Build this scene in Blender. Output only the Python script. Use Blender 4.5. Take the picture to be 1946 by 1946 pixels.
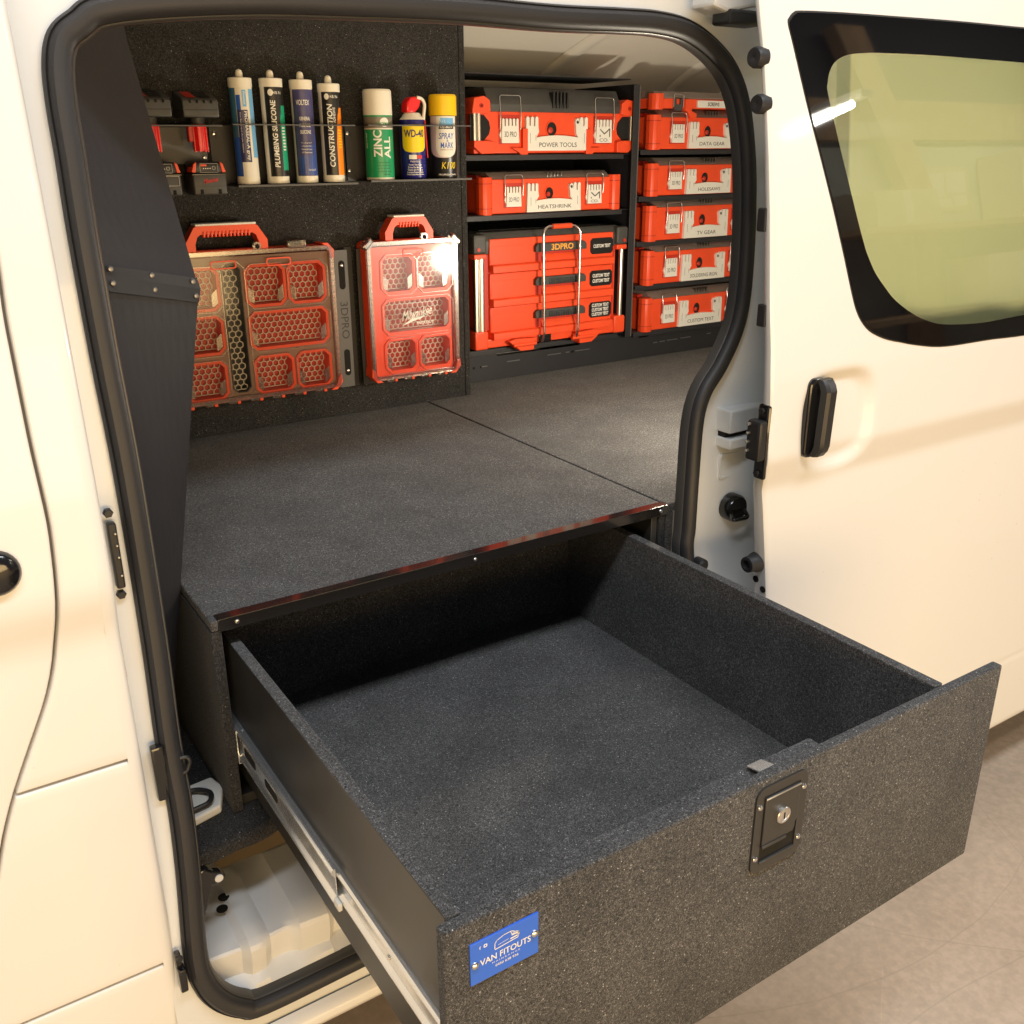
import bpy, bmesh, math, random
from mathutils import Vector, Matrix
random.seed(7)
for o in list(bpy.data.objects): bpy.data.objects.remove(o)
SC = bpy.context.scene
COL = SC.collection
# ------------------------------------------------------------------ camera
CAM = Vector((-0.35098962, -1.40158783, 0.7032544))
YAW, PIT, ROL = math.radians(33.01372577), math.radians(-20.86334981), math.radians(-0.26287774)
FPX, SPX = 1821.5174663811, 1946.0
_f = Vector((math.sin(YAW)*math.cos(PIT), math.cos(YAW)*math.cos(PIT), math.sin(PIT)))
_r = Vector((math.cos(YAW), -math.sin(YAW), 0)); _u = _r.cross(_f)
RGT = _r*math.cos(ROL) + _u*math.sin(ROL); UPV = -_r*math.sin(ROL) + _u*math.cos(ROL); FWD = _f
cd = bpy.data.cameras.new('camera'); cam = bpy.data.objects.new('camera', cd); COL.objects.link(cam)
m3 = Matrix((RGT, UPV, -FWD)).transposed()
cam.matrix_world = Matrix.Translation(CAM) @ m3.to_4x4()
cd.sensor_fit = 'HORIZONTAL'; cd.angle = 2*math.atan(SPX/2/FPX); cd.clip_start = 0.02; cd.clip_end = 200
SC.camera = cam
SC.render.resolution_x = SC.render.resolution_y = 1024
# ------------------------------------------------------------------ world and lamps
W = bpy.data.worlds.new('World'); SC.world = W; W.use_nodes = True
bg = W.node_tree.nodes['Background']; bg.inputs[0].default_value = (0.80, 0.88, 1.0, 1); bg.inputs[1].default_value = 0.11
def lamp(name, kind, loc, energy, color, aim=None, **kw):
    l = bpy.data.lights.new(name, kind); l.energy = energy; l.color = color
    for k, v in kw.items(): setattr(l, k, v)
    o = bpy.data.objects.new(name, l); COL.objects.link(o); o.location = loc
    if aim is not None:
        o.rotation_euler = (Vector(aim)-Vector(loc)).to_track_quat('-Z', 'Y').to_euler()
    return o
# long ceiling tube over the van side
def tube_light(name, a, b, energy, color, width=0.09):
    a, b = Vector(a), Vector(b); c = (a+b)/2
    o = lamp(name, 'AREA', c, energy, color, shape='RECTANGLE', size=(b-a).length, size_y=width)
    x = (b-a).normalized(); z = Vector((0, 0, 1)); y = z.cross(x).normalized(); z = x.cross(y)
    o.matrix_world = Matrix.Translation(c) @ Matrix((x, y, z)).transposed().to_4x4()
    return o
tube_light('ceiling_tube', (-1.6, -1.68, 3.0), (2.2, -1.68, 3.0), 122, (0.92, 0.96, 1.0), 0.42)
tube_light('wall_fill_light', (5.0, -2.3, 2.75), (8.2, -2.3, 2.75), 105, (1.0, 0.90, 0.74), 0.25)  # added to light the mirrored wall; no such tube is seen
# warm lamp inside the van, behind the rear pillar
lamp('cargo_lamp', 'POINT', (1.42, 0.21, 0.32), 21, (1.0, 0.87, 0.68), shadow_soft_size=0.035)
# warm area fill added low behind the camera; its source is unseen
lamp('warm_fill_light', 'AREA', (-0.3, -4.8, -0.05), 195, (1.0, 0.68, 0.31), aim=(0.8, 0, -0.3), shape='RECTANGLE', size=5.4, size_y=1.3)
SC.view_settings.view_transform = 'Standard'; SC.view_settings.look = 'None'
SC.view_settings.exposure = 0.10; SC.view_settings.gamma = 1.0; SC.view_settings.use_curve_mapping = False
SC.render.engine = 'CYCLES'
SC.cycles.max_bounces = 10; SC.cycles.transparent_max_bounces = 24

# ------------------------------------------------------------------ pixel -> point on a real plane or surface
def ray(px, py): return FWD + RGT*((px-SPX/2)/FPX) - UPV*((py-SPX/2)/FPX)
def at(px, py, ax, v):
    d = ray(px, py); i = 'xyz'.index(ax); return CAM + d*((v-CAM[i])/d[i])
def at_surf(px, py, fy):
    d = ray(px, py); p = CAM + d*((0-CAM[1])/d[1])
    for _ in range(25): p = CAM + d*((fy(p.z)-CAM[1])/d[1])
    return p
def interp(tab):
    tab = sorted(tab)
    def f(z):
        if z <= tab[0][0]: return tab[0][1]
        for (a, ya), (b, yb) in zip(tab, tab[1:]):
            if z <= b:
                t = (z-a)/(b-a); return ya + (yb-ya)*t
        return tab[-1][1]
    return f
def smooth_interp(tab, w=0.03):
    f = interp(tab)
    return lambda z: sum(f(z+w*k/3) for k in range(-3, 4))/7

# ------------------------------------------------------------------ materials
MATS = {}
def new_mat(name):
    m = bpy.data.materials.new(name); m.use_nodes = True
    return m, m.node_tree.nodes, m.node_tree.links, m.node_tree.nodes['Principled BSDF']
def simple(name, color, rough=0.5, metal=0.0, coat=0.0, noise=0.0, nscale=60, bump=0.0, bscale=400, spec=0.5, rvar=0.0):
    m, N, L, b = new_mat(name)
    b.inputs['Base Color'].default_value = (*color, 1); b.inputs['Roughness'].default_value = rough
    b.inputs['Metallic'].default_value = metal; b.inputs['Coat Weight'].default_value = coat
    b.inputs['Specular IOR Level'].default_value = spec
    b.inputs['Coat Roughness'].default_value = 0.06
    tc = N.new('ShaderNodeTexCoord')
    if noise or rvar:
        n = N.new('ShaderNodeTexNoise'); n.inputs['Scale'].default_value = nscale; n.inputs['Detail'].default_value = 5
        L.new(tc.outputs['Object'], n.inputs['Vector'])
        if noise:
            r = N.new('ShaderNodeMapRange'); r.inputs[1].default_value = 0.3; r.inputs[2].default_value = 0.7
            r.inputs[3].default_value = 1-noise; r.inputs[4].default_value = 1+noise
            L.new(n.outputs[0], r.inputs[0])
            mx = N.new('ShaderNodeMix'); mx.data_type = 'RGBA'; mx.blend_type = 'MULTIPLY'; mx.inputs[0].default_value = 1
            mx.inputs[6].default_value = (*color, 1); L.new(r.outputs[0], mx.inputs[7]); L.new(mx.outputs[2], b.inputs['Base Color'])
        if rvar:
            r2 = N.new('ShaderNodeMapRange'); r2.inputs[3].default_value = max(rough-rvar, 0.02); r2.inputs[4].default_value = rough+rvar
            L.new(n.outputs[0], r2.inputs[0]); L.new(r2.outputs[0], b.inputs['Roughness'])
    if bump:
        n2 = N.new('ShaderNodeTexNoise'); n2.inputs['Scale'].default_value = bscale; n2.inputs['Detail'].default_value = 2
        L.new(tc.outputs['Object'], n2.inputs['Vector'])
        bp = N.new('ShaderNodeBump'); bp.inputs['Strength'].default_value = bump; bp.inputs['Distance'].default_value = 0.001
        L.new(n2.outputs[0], bp.inputs['Height']); L.new(bp.outputs[0], b.inputs['Normal'])
    MATS[name] = m; return m
def carpet(name, dark, light, fleck):
    m, N, L, b = new_mat(name)
    tc = N.new('ShaderNodeTexCoord')
    n1 = N.new('ShaderNodeTexNoise'); n1.inputs['Scale'].default_value = 360; n1.inputs['Detail'].default_value = 4; n1.inputs['Roughness'].default_value = 0.75; n1.inputs['Distortion'].default_value = 1.4
    n2 = N.new('ShaderNodeTexNoise'); n2.inputs['Scale'].default_value = 9; n2.inputs['Detail'].default_value = 3
    n3 = N.new('ShaderNodeTexVoronoi'); n3.inputs['Scale'].default_value = 200
    for n in (n1, n2, n3): L.new(tc.outputs['Object'], n.inputs['Vector'])
    r = N.new('ShaderNodeValToRGB'); e = r.color_ramp.elements
    e[0].position = 0.34; e[0].color = (*dark, 1); e[1].position = 0.70; e[1].color = (*light, 1)
    em = e.new(0.53); em.color = tuple(d_+(l_-d_)*.20 for d_, l_ in zip(dark, light))+(1,)
    L.new(n1.outputs[0], r.inputs[0])
    # rare bright fibres
    lt = N.new('ShaderNodeMath'); lt.operation = 'LESS_THAN'; lt.inputs[1].default_value = 0.17; L.new(n3.outputs['Distance'], lt.inputs[0])
    sx = N.new('ShaderNodeSeparateColor'); L.new(n3.outputs['Color'], sx.inputs[0])
    gt = N.new('ShaderNodeMath'); gt.operation = 'GREATER_THAN'; gt.inputs[1].default_value = 0.90; L.new(sx.outputs[0], gt.inputs[0])
    mu = N.new('ShaderNodeMath'); mu.operation = 'MULTIPLY'; L.new(lt.outputs[0], mu.inputs[0]); L.new(gt.outputs[0], mu.inputs[1])
    mx = N.new('ShaderNodeMix'); mx.data_type = 'RGBA'; L.new(mu.outputs[0], mx.inputs[0]); L.new(r.outputs[0], mx.inputs[6]); mx.inputs[7].default_value = (*fleck, 1)
    mr = N.new('ShaderNodeMapRange'); mr.inputs[1].default_value = .3; mr.inputs[2].default_value = .7; mr.inputs[3].default_value = .82; mr.inputs[4].default_value = 1.15
    L.new(n2.outputs[0], mr.inputs[0])
    m2 = N.new('ShaderNodeMix'); m2.data_type = 'RGBA'; m2.blend_type = 'MULTIPLY'; m2.inputs[0].default_value = 1
    L.new(mx.outputs[2], m2.inputs[6]); L.new(mr.outputs[0], m2.inputs[7]); L.new(m2.outputs[2], b.inputs['Base Color'])
    b.inputs['Roughness'].default_value = 0.95; b.inputs['Specular IOR Level'].default_value = 0.12
    b.inputs['Sheen Weight'].default_value = 0.10; b.inputs['Sheen Roughness'].default_value = 0.5
    bp = N.new('ShaderNodeBump'); bp.inputs['Strength'].default_value = 0.9; bp.inputs['Distance'].default_value = 0.002
    L.new(n1.outputs[0], bp.inputs['Height']); L.new(bp.outputs[0], b.inputs['Normal'])
    MATS[name] = m; return m
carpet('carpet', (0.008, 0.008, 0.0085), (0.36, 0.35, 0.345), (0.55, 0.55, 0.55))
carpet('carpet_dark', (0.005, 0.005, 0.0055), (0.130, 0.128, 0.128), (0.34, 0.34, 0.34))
simple('paint_behind_lit', (0.88, 0.92, 0.80), 0.5)  # brightness behind the glass put into the colour: paler, greener than the body paint
simple('paint', (0.80, 0.79, 0.77), 0.42, coat=0.40, bump=0.02, bscale=18, spec=0.3)
MATS['paint'].node_tree.nodes['Principled BSDF'].inputs['Coat Roughness'].default_value = 0.07
def specks(name, scale, keep, col):
    nt = MATS[name].node_tree; N, L = nt.nodes, nt.links; b = N['Principled BSDF']; tc = N.new('ShaderNodeTexCoord')
    v = N.new('ShaderNodeTexVoronoi'); v.inputs['Scale'].default_value = scale; L.new(tc.outputs['Object'], v.inputs['Vector'])
    lt = N.new('ShaderNodeMapRange'); lt.inputs[1].default_value = .05; lt.inputs[2].default_value = .16; lt.inputs[3].default_value = 1; lt.inputs[4].default_value = 0; L.new(v.outputs['Distance'], lt.inputs[0])
    sc = N.new('ShaderNodeSeparateColor'); L.new(v.outputs['Color'], sc.inputs[0])
    gt = N.new('ShaderNodeMath'); gt.operation = 'GREATER_THAN'; gt.inputs[1].default_value = keep; L.new(sc.outputs[0], gt.inputs[0])
    n = N.new('ShaderNodeTexNoise'); n.inputs['Scale'].default_value = 3.5; L.new(tc.outputs['Object'], n.inputs['Vector'])
    mr = N.new('ShaderNodeMapRange'); mr.inputs[1].default_value = .45; mr.inputs[2].default_value = .7; mr.inputs[3].default_value = 0; mr.inputs[4].default_value = .5; L.new(n.outputs[0], mr.inputs[0])
    m1 = N.new('ShaderNodeMath'); m1.operation = 'MULTIPLY'; L.new(lt.outputs[0], m1.inputs[0]); L.new(gt.outputs[0], m1.inputs[1])
    m2 = N.new('ShaderNodeMath'); m2.operation = 'MULTIPLY'; L.new(m1.outputs[0], m2.inputs[0]); L.new(mr.outputs[0], m2.inputs[1])
    mx = N.new('ShaderNodeMix'); mx.data_type = 'RGBA'; L.new(m2.outputs[0], mx.inputs[0]); mx.inputs[6].default_value = b.inputs['Base Color'].default_value; mx.inputs[7].default_value = (*col, 1); L.new(mx.outputs[2], b.inputs['Base Color'])
specks('paint', 70, .90, (0.30, 0.24, 0.17))
simple('paint_jamb', (0.70, 0.72, 0.73), 0.35, coat=0.4, bump=0.05, bscale=14)
simple('primer', (0.66, 0.67, 0.68), 0.5, noise=0.05, nscale=9)
simple('strip_tan', (0.30, 0.23, 0.15), 0.35)
simple('web_brown', (0.27, 0.165, 0.135), 0.4)
simple('gap_grey', (0.20, 0.19, 0.18), 0.6)
simple('hex_pale', (0.70, 0.64, 0.56), 0.35)
simple('liner', (0.78, 0.74, 0.66), 0.6)
simple('rubber', (0.022, 0.022, 0.025), 0.5, bump=0.25, bscale=900)
simple('rubber_inner', (0.05, 0.05, 0.05), 0.33, bump=0.2, bscale=700)
simple('black_plastic', (0.018, 0.018, 0.019), 0.42, bump=0.12, bscale=900)
simple('black_gloss', (0.008, 0.008, 0.009), 0.18, coat=0.4)
simple('dark_plastic', (0.055, 0.054, 0.052), 0.5, bump=0.15, bscale=800, noise=0.12, nscale=30)
simple('divider_coat', (0.021, 0.021, 0.026), 0.48, spec=0.25, bump=0.35, bscale=1300, noise=0.08, nscale=12)
simple('powder_coat', (0.022, 0.022, 0.026), 0.44, bump=0.35, bscale=1300, noise=0.08, nscale=12)
simple('latch_black', (0.034, 0.033, 0.032), 0.42, bump=0.2, bscale=1200)
simple('powder_light', (0.085, 0.083, 0.080), 0.5, bump=0.3, bscale=1200)
simple('film_ply', (0.035, 0.034, 0.032), 0.36, bump=0.06, bscale=500, noise=0.18, nscale=7, rvar=0.08)
simple('trim_gloss', (0.012, 0.011, 0.011), 0.14, coat=0.6)
simple('red', (0.84, 0.078, 0.020), 0.40, bump=0.10, bscale=700, noise=0.05, nscale=18)
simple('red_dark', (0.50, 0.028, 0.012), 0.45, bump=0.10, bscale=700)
simple('red_cap', (0.75, 0.010, 0.012), 0.30)
simple('white_plastic', (0.78, 0.76, 0.70), 0.42, bump=0.06, bscale=600)
simple('cap_cream', (0.80, 0.77, 0.68), 0.35)
simple('steel', (0.62, 0.62, 0.62), 0.24, metal=1.0, bump=0.04, bscale=200, rvar=0.06)
simple('zinc', (0.78, 0.80, 0.82), 0.24, metal=0.85, noise=0.06, nscale=20, rvar=0.08)
simple('alu', (0.72, 0.70, 0.66), 0.30, metal=1.0)
simple('black_label', (0.012, 0.012, 0.013), 0.32)
simple('ink', (0.015, 0.015, 0.016), 0.6)
simple('ink_white', (0.80, 0.79, 0.75), 0.5)
simple('ink_orange', (0.85, 0.38, 0.05), 0.5)
simple('ink_red', (0.60, 0.02, 0.02), 0.5)
simple('badge_blue', (0.030, 0.14, 0.72), 0.30, coat=0.2)
simple('navy', (0.035, 0.035, 0.12), 0.32)
simple('label_violet', (0.060, 0.058, 0.17), 0.32, noise=0.25, nscale=28)
simple('label_blue', (0.02, 0.10, 0.45), 0.35)
simple('label_sky', (0.16, 0.44, 0.80), 0.35)
simple('label_teal', (0.045, 0.15, 0.26), 0.35)
simple('label_green', (0.012, 0.30, 0.12), 0.32)
simple('label_mint', (0.010, 0.36, 0.20), 0.35)
simple('label_orange', (0.95, 0.26, 0.008), 0.35)
simple('label_yellow', (0.90, 0.66, 0.010), 0.35)
simple('cap_yellow', (0.92, 0.58, 0.008), 0.34)
simple('can_blue', (0.016, 0.016, 0.17), 0.25)
simple('label_grey', (0.20, 0.18, 0.15), 0.4, noise=0.2, nscale=40)
simple('label_pink', (0.62, 0.50, 0.52), 0.35)
simple('wire_grey', (0.22, 0.22, 0.23), 0.35, metal=0.7)
simple('gap_black', (0.004, 0.004, 0.004), 0.8)
simple('hole_black', (0.003, 0.003, 0.003), 0.9)
simple('frit', (0.004, 0.004, 0.005), 0.03, coat=0.0, spec=0.6)
def clear(name, tint, gl=0.10, rough=0.08, add=0.0):
    m, N, L, b = new_mat(name); N.remove(b); out = N['Material Output']
    t = N.new('ShaderNodeBsdfTransparent'); t.inputs[0].default_value = (*tint, 1)
    g = N.new('ShaderNodeBsdfGlossy'); g.inputs['Roughness'].default_value = rough; g.inputs['Color'].default_value = (1, 1, 1, 1)
    lw = N.new('ShaderNodeFresnel'); lw.inputs['IOR'].default_value = 1.45
    ad = N.new('ShaderNodeMath'); ad.operation = 'ADD'; ad.inputs[1].default_value = add; L.new(lw.outputs[0], ad.inputs[0])
    mx = N.new('ShaderNodeMixShader'); L.new(ad.outputs[0], mx.inputs[0]); L.new(t.outputs[0], mx.inputs[1]); L.new(g.outputs[0], mx.inputs[2])
    L.new(mx.outputs[0], out.inputs[0]); MATS[name] = m
    return m
clear('clear_plastic', (0.95, 0.93, 0.90), rough=0.07, add=-0.01)
clear('clear_rib', (0.72, 0.68, 0.62), rough=0.2, add=0.10)
clear('tinted_glass', (0.90, 1.0, 0.95), rough=0.006, add=0.035)
clear('hazy_plastic', (0.94, 0.91, 0.88), rough=0.085, add=0.015)
simple('smoke_lid', (0.27, 0.215, 0.185), 0.22, spec=0.6)
MATS['smoke_lid'].node_tree.nodes['Principled BSDF'].inputs['Alpha'].default_value = 0.72
def floor_mat():
    m, N, L, b = new_mat('concrete'); tc = N.new('ShaderNodeTexCoord')
    n = N.new('ShaderNodeTexNoise'); n.inputs['Scale'].default_value = 2.2; n.inputs['Detail'].default_value = 8; n.inputs['Roughness'].default_value = .62
    n2 = N.new('ShaderNodeTexNoise'); n2.inputs['Scale'].default_value = 55; n2.inputs['Detail'].default_value = 4
    L.new(tc.outputs['Object'], n.inputs['Vector']); L.new(tc.outputs['Object'], n2.inputs['Vector'])
    r = N.new('ShaderNodeValToRGB'); e = r.color_ramp.elements
    e[0].position = .3; e[0].color = (0.45, 0.355, 0.275, 1); e[1].position = .72; e[1].color = (0.57, 0.465, 0.37, 1)
    L.new(n.outputs[0], r.inputs[0]); cur = r.outputs[0]
    mr = N.new('ShaderNodeMapRange'); mr.inputs[1].default_value = .35; mr.inputs[2].default_value = .7; mr.inputs[3].default_value = .9; mr.inputs[4].default_value = 1.08
    L.new(n2.outputs[0], mr.inputs[0])
    mm = N.new('ShaderNodeMix'); mm.data_type = 'RGBA'; mm.blend_type = 'MULTIPLY'; mm.inputs[0].default_value = 1
    L.new(cur, mm.inputs[6]); L.new(mr.outputs[0], mm.inputs[7]); cur = mm.outputs[2]
    nd = N.new('ShaderNodeTexNoise'); nd.inputs['Scale'].default_value = 6; L.new(tc.outputs['Object'], nd.inputs['Vector'])
    # tyre and jack scuffs: thin arcs worn into the sealer
    for (cx, cy, rad, wd, dk) in ((0.2, -1.9, 1.62, .004, .45), (2.6, 0.6, 1.55, .003, .5), (1.2, -3.0, 2.43, .003, .5), (4.4, -1.6, 2.75, .0025, .55), (1.5, .9, 1.38, .003, .55), (0.6, .35, 1.05, .002, 1.35), (3.3, -2.6, 2.5, .002, 1.3), (2.9, -2.4, 1.75, .003, .6)):
        vd = N.new('ShaderNodeVectorMath'); vd.operation = 'DISTANCE'; vd.inputs[1].default_value = (cx, cy, -1.08); L.new(tc.outputs['Object'], vd.inputs[0])
        a = N.new('ShaderNodeMath'); a.operation = 'SUBTRACT'; a.inputs[1].default_value = rad; L.new(vd.outputs['Value'], a.inputs[0])
        dn = N.new('ShaderNodeMath'); dn.operation = 'MULTIPLY_ADD'; dn.inputs[1].default_value = .016; L.new(nd.outputs[0], dn.inputs[0]); L.new(a.outputs[0], dn.inputs[2])
        sb = N.new('ShaderNodeMath'); sb.operation = 'SUBTRACT'; sb.inputs[1].default_value = .008; L.new(dn.outputs[0], sb.inputs[0])
        ab = N.new('ShaderNodeMath'); ab.operation = 'ABSOLUTE'; L.new(sb.outputs[0], ab.inputs[0])
        lt = N.new('ShaderNodeMapRange'); lt.inputs[1].default_value = wd*.3; lt.inputs[2].default_value = wd; lt.inputs[3].default_value = .42; lt.inputs[4].default_value = 0; L.new(ab.outputs[0], lt.inputs[0])
        br = N.new('ShaderNodeMath'); br.operation = 'MULTIPLY'; L.new(lt.outputs[0], br.inputs[0]); L.new(n2.outputs[0], br.inputs[1])
        mk = N.new('ShaderNodeMix'); mk.data_type = 'RGBA'; mk.blend_type = 'MULTIPLY'; L.new(br.outputs[0], mk.inputs[0]); L.new(cur, mk.inputs[6]); mk.inputs[7].default_value = (dk, dk, dk, 1); cur = mk.outputs[2]
    L.new(cur, b.inputs['Base Color'])
    rr = N.new('ShaderNodeMapRange'); rr.inputs[3].default_value = .38; rr.inputs[4].default_value = .62; L.new(n.outputs[0], rr.inputs[0]); L.new(rr.outputs[0], b.inputs['Roughness'])
    bp = N.new('ShaderNodeBump'); bp.inputs['Strength'].default_value = .18; bp.inputs['Distance'].default_value = .002; L.new(n2.outputs[0], bp.inputs['Height']); L.new(bp.outputs[0], b.inputs['Normal'])
    MATS['concrete'] = m
floor_mat()

# ------------------------------------------------------------------ mesh helpers
def link(name, me, mat=None, parent=None, smooth=False, loc=None):
    o = bpy.data.objects.new(name, me); COL.objects.link(o)
    if mat is not None:
        for mm in (mat if isinstance(mat, (list, tuple)) else [mat]): me.materials.append(MATS[mm])
    if smooth: me.shade_smooth() if smooth is True else me.polygons.foreach_set('use_smooth', [True]*len(me.polygons))
    if smooth == 'auto' or isinstance(smooth, float):
        thr = 0.36 if smooth == 'auto' else smooth
        bm = bmesh.new(); bm.from_mesh(me)
        for e in bm.edges:
            if len(e.link_faces) == 2 and e.calc_face_angle(0) > thr: e.smooth = False
        bm.to_mesh(me); bm.free()
    if parent is not None: o.parent = parent
    if loc is not None: o.location = loc
    return o
def mesh(name, V, F, mat=None, parent=None, smooth=False, loc=None):
    me = bpy.data.meshes.new(name); me.from_pydata([tuple(v) for v in V], [], [tuple(f) for f in F]); me.update()
    return link(name, me, mat, parent, smooth, loc)
def from_bm(name, bm, mat=None, parent=None, smooth=False, loc=None):
    me = bpy.data.meshes.new(name); bm.normal_update(); bm.to_mesh(me); bm.free()
    return link(name, me, mat, parent, smooth, loc)
def bm_box(bm, x0, x1, y0, y1, z0, z1, bevel=0.0, seg=2):
    r = bmesh.ops.create_cube(bm, size=1.0)
    vs = r['verts']
    for v in vs: v.co = Vector(((x0+x1)/2+v.co.x*(x1-x0), (y0+y1)/2+v.co.y*(y1-y0), (z0+z1)/2+v.co.z*(z1-z0)))
    if bevel:
        es = list({e for v in vs for e in v.link_edges})
        bmesh.ops.bevel(bm, geom=es, offset=bevel, segments=seg, affect='EDGES', profile=0.5)
def box(name, x0, x1, y0, y1, z0, z1, mat, parent=None, bevel=0.0, seg=2):
    bm = bmesh.new(); bm_box(bm, x0, x1, y0, y1, z0, z1, bevel, seg)
    return from_bm(name, bm, mat, parent, 'auto' if bevel else False)
def bm_prism(bm, poly, y0, y1, axis='y'):
    """polygon in (a,b) extruded along axis: 'y' -> (x,z), 'x' -> (y,z), 'z' -> (x,y)"""
    def P(a, b, c): return {'y': (a, c, b), 'x': (c, a, b), 'z': (a, b, c)}[axis]
    A = [bm.verts.new(P(a, b, y0)) for a, b in poly]; B = [bm.verts.new(P(a, b, y1)) for a, b in poly]
    fs = [bm.faces.new(A), bm.faces.new(B[::-1])]
    n = len(poly)
    for i in range(n): fs.append(bm.faces.new((A[i], B[i], B[(i+1) % n], A[(i+1) % n])))
    bmesh.ops.recalc_face_normals(bm, faces=fs)
    return fs
def prism(name, poly, y0, y1, mat, parent=None, axis='y', bevel=0.0, smooth=False):
    bm = bmesh.new(); bm_prism(bm, poly, y0, y1, axis)
    if bevel:
        bmesh.ops.bevel(bm, geom=[e for e in bm.edges if e.calc_face_angle(0) > 0.5], offset=bevel, segments=2, affect='EDGES', profile=0.5)
    bmesh.ops.triangulate(bm, faces=[f for f in bm.faces if len(f.verts) > 4])
    return from_bm(name, bm, mat, parent, 'auto' if (bevel or smooth) else False)
def rrect(x0, x1, z0, z1, r, n=4, ch=False):
    pts = []
    for cx, cz, a0 in ((x1-r, z1-r, 0), (x0+r, z1-r, 90), (x0+r, z0+r, 180), (x1-r, z0+r, 270)):
        if ch: pts += [(cx+r*math.cos(math.radians(a0)), cz+r*math.sin(math.radians(a0))), (cx+r*math.cos(math.radians(a0+90)), cz+r*math.sin(math.radians(a0+90)))]
        else: pts += [(cx+r*math.cos(math.radians(a0+90*k/n)), cz+r*math.sin(math.radians(a0+90*k/n))) for k in range(n+1)]
    return pts
def ring_prism(name, outer, inner, y0, y1, mat, parent=None, taper=0.0):
    """frame between two loops of equal point count"""
    n = len(outer); V = []; F = []
    for (a, b) in outer: V.append((a, y0, b))
    for (a, b) in inner: V.append((a, y0, b))
    for (a, b) in outer: V.append((a, y1, b))
    for (a, b) in inner: V.append((a, y1, b))
    for i in range(n):
        j = (i+1) % n
        F += [(i, j, n+j, n+i), (2*n+i, 3*n+i, 3*n+j, 2*n+j), (i, 2*n+i, 2*n+j, j), (n+i, n+j, 3*n+j, 3*n+i)]
    bm = bmesh.new(); vv = [bm.verts.new(v) for v in V]
    for f in F: bm.faces.new([vv[k] for k in f])
    bmesh.ops.recalc_face_normals(bm, faces=bm.faces)
    return from_bm(name, bm, mat, parent)
def lathe(name, prof, mat, parent=None, seg=28, loc=(0, 0, 0), axis='z'):
    V, F = [], []
    for r, z in prof:
        for k in range(seg):
            a = 2*math.pi*k/seg; c, s = r*math.cos(a), r*math.sin(a)
            V.append({'z': (c, s, z), 'y': (c, z, s), 'x': (z, c, s)}[axis])
    for i in range(len(prof)-1):
        for k in range(seg):
            q = (i*seg+k, i*seg+(k+1) % seg, (i+1)*seg+(k+1) % seg, (i+1)*seg+k)
            F.append(q if axis != 'y' else q[::-1])
    F.append(tuple(range(seg))[::-1]); F.append(tuple(range((len(prof)-1)*seg, len(prof)*seg)))
    V = [(v[0]+loc[0], v[1]+loc[1], v[2]+loc[2]) for v in V]
    bm = bmesh.new(); vv = [bm.verts.new(v) for v in V]
    for f in F:
        try: bm.faces.new([vv[k] for k in f])
        except ValueError: pass
    bmesh.ops.recalc_face_normals(bm, faces=bm.faces)
    return from_bm(name, bm, mat, parent, 0.62)
def catmull(pts, n, closed=False):
    P = [Vector(p) for p in pts]; out = []; m = len(P)
    rng = range(m if closed else m-1)
    for i in rng:
        g = lambda k: P[k % m] if closed else P[min(max(k, 0), m-1)]
        a, b, c, d = g(i-1), g(i), g(i+1), g(i+2)
        for k in range(n):
            t = k/n
            out.append(0.5*((2*b)+(c-a)*t+(2*a-5*b+4*c-d)*t*t+(3*b-a-3*c+d)*t**3))
    if not closed: out.append(P[-1])
    return out
def tube(name, pts, r, mat, parent=None, seg=8, closed=False, bm_in=None):
    P = [Vector(p) for p in pts]; bm = bm_in or bmesh.new(); rings = []; n = len(P)
    up = Vector((0.13, 0.37, 0.92)).normalized()
    for i in range(n):
        a = P[i-1] if (i or closed) else P[i]; b = P[(i+1) % n] if (i < n-1 or closed) else P[i]
        t = (b-a).normalized(); s = t.cross(up)
        if s.length < 1e-3: s = t.cross(Vector((1, 0, 0)))
        s.normalize(); w = s.cross(t)
        rings.append([bm.verts.new(P[i]+(s*math.cos(2*math.pi*k/seg)+w*math.sin(2*math.pi*k/seg))*r) for k in range(seg)])
    fs = []
    for i in range(n if closed else n-1):
        A, B = rings[i], rings[(i+1) % n]
        for k in range(seg): fs.append(bm.faces.new((A[k], A[(k+1) % seg], B[(k+1) % seg], B[k])))
    if not closed: fs += [bm.faces.new(rings[0][::-1]), bm.faces.new(rings[-1])]
    bmesh.ops.recalc_face_normals(bm, faces=fs)
    if bm_in: return None
    return from_bm(name, bm, mat, parent, 0.95)
def rounded_path(pts, r, n=5):
    """polyline with rounded corners"""
    P = [Vector(p) for p in pts]; out = [P[0]]
    for a, b, c in zip(P, P[1:], P[2:]):
        u = (a-b); v = (c-b); d = min(r, u.length*.49, v.length*.49); p0 = b+u.normalized()*d; p1 = b+v.normalized()*d
        for k in range(n+1):
            t = k/n; out.append(p0*(1-t)**2 + b*2*t*(1-t) + p1*t*t)
    out.append(P[-1]); return out
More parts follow.
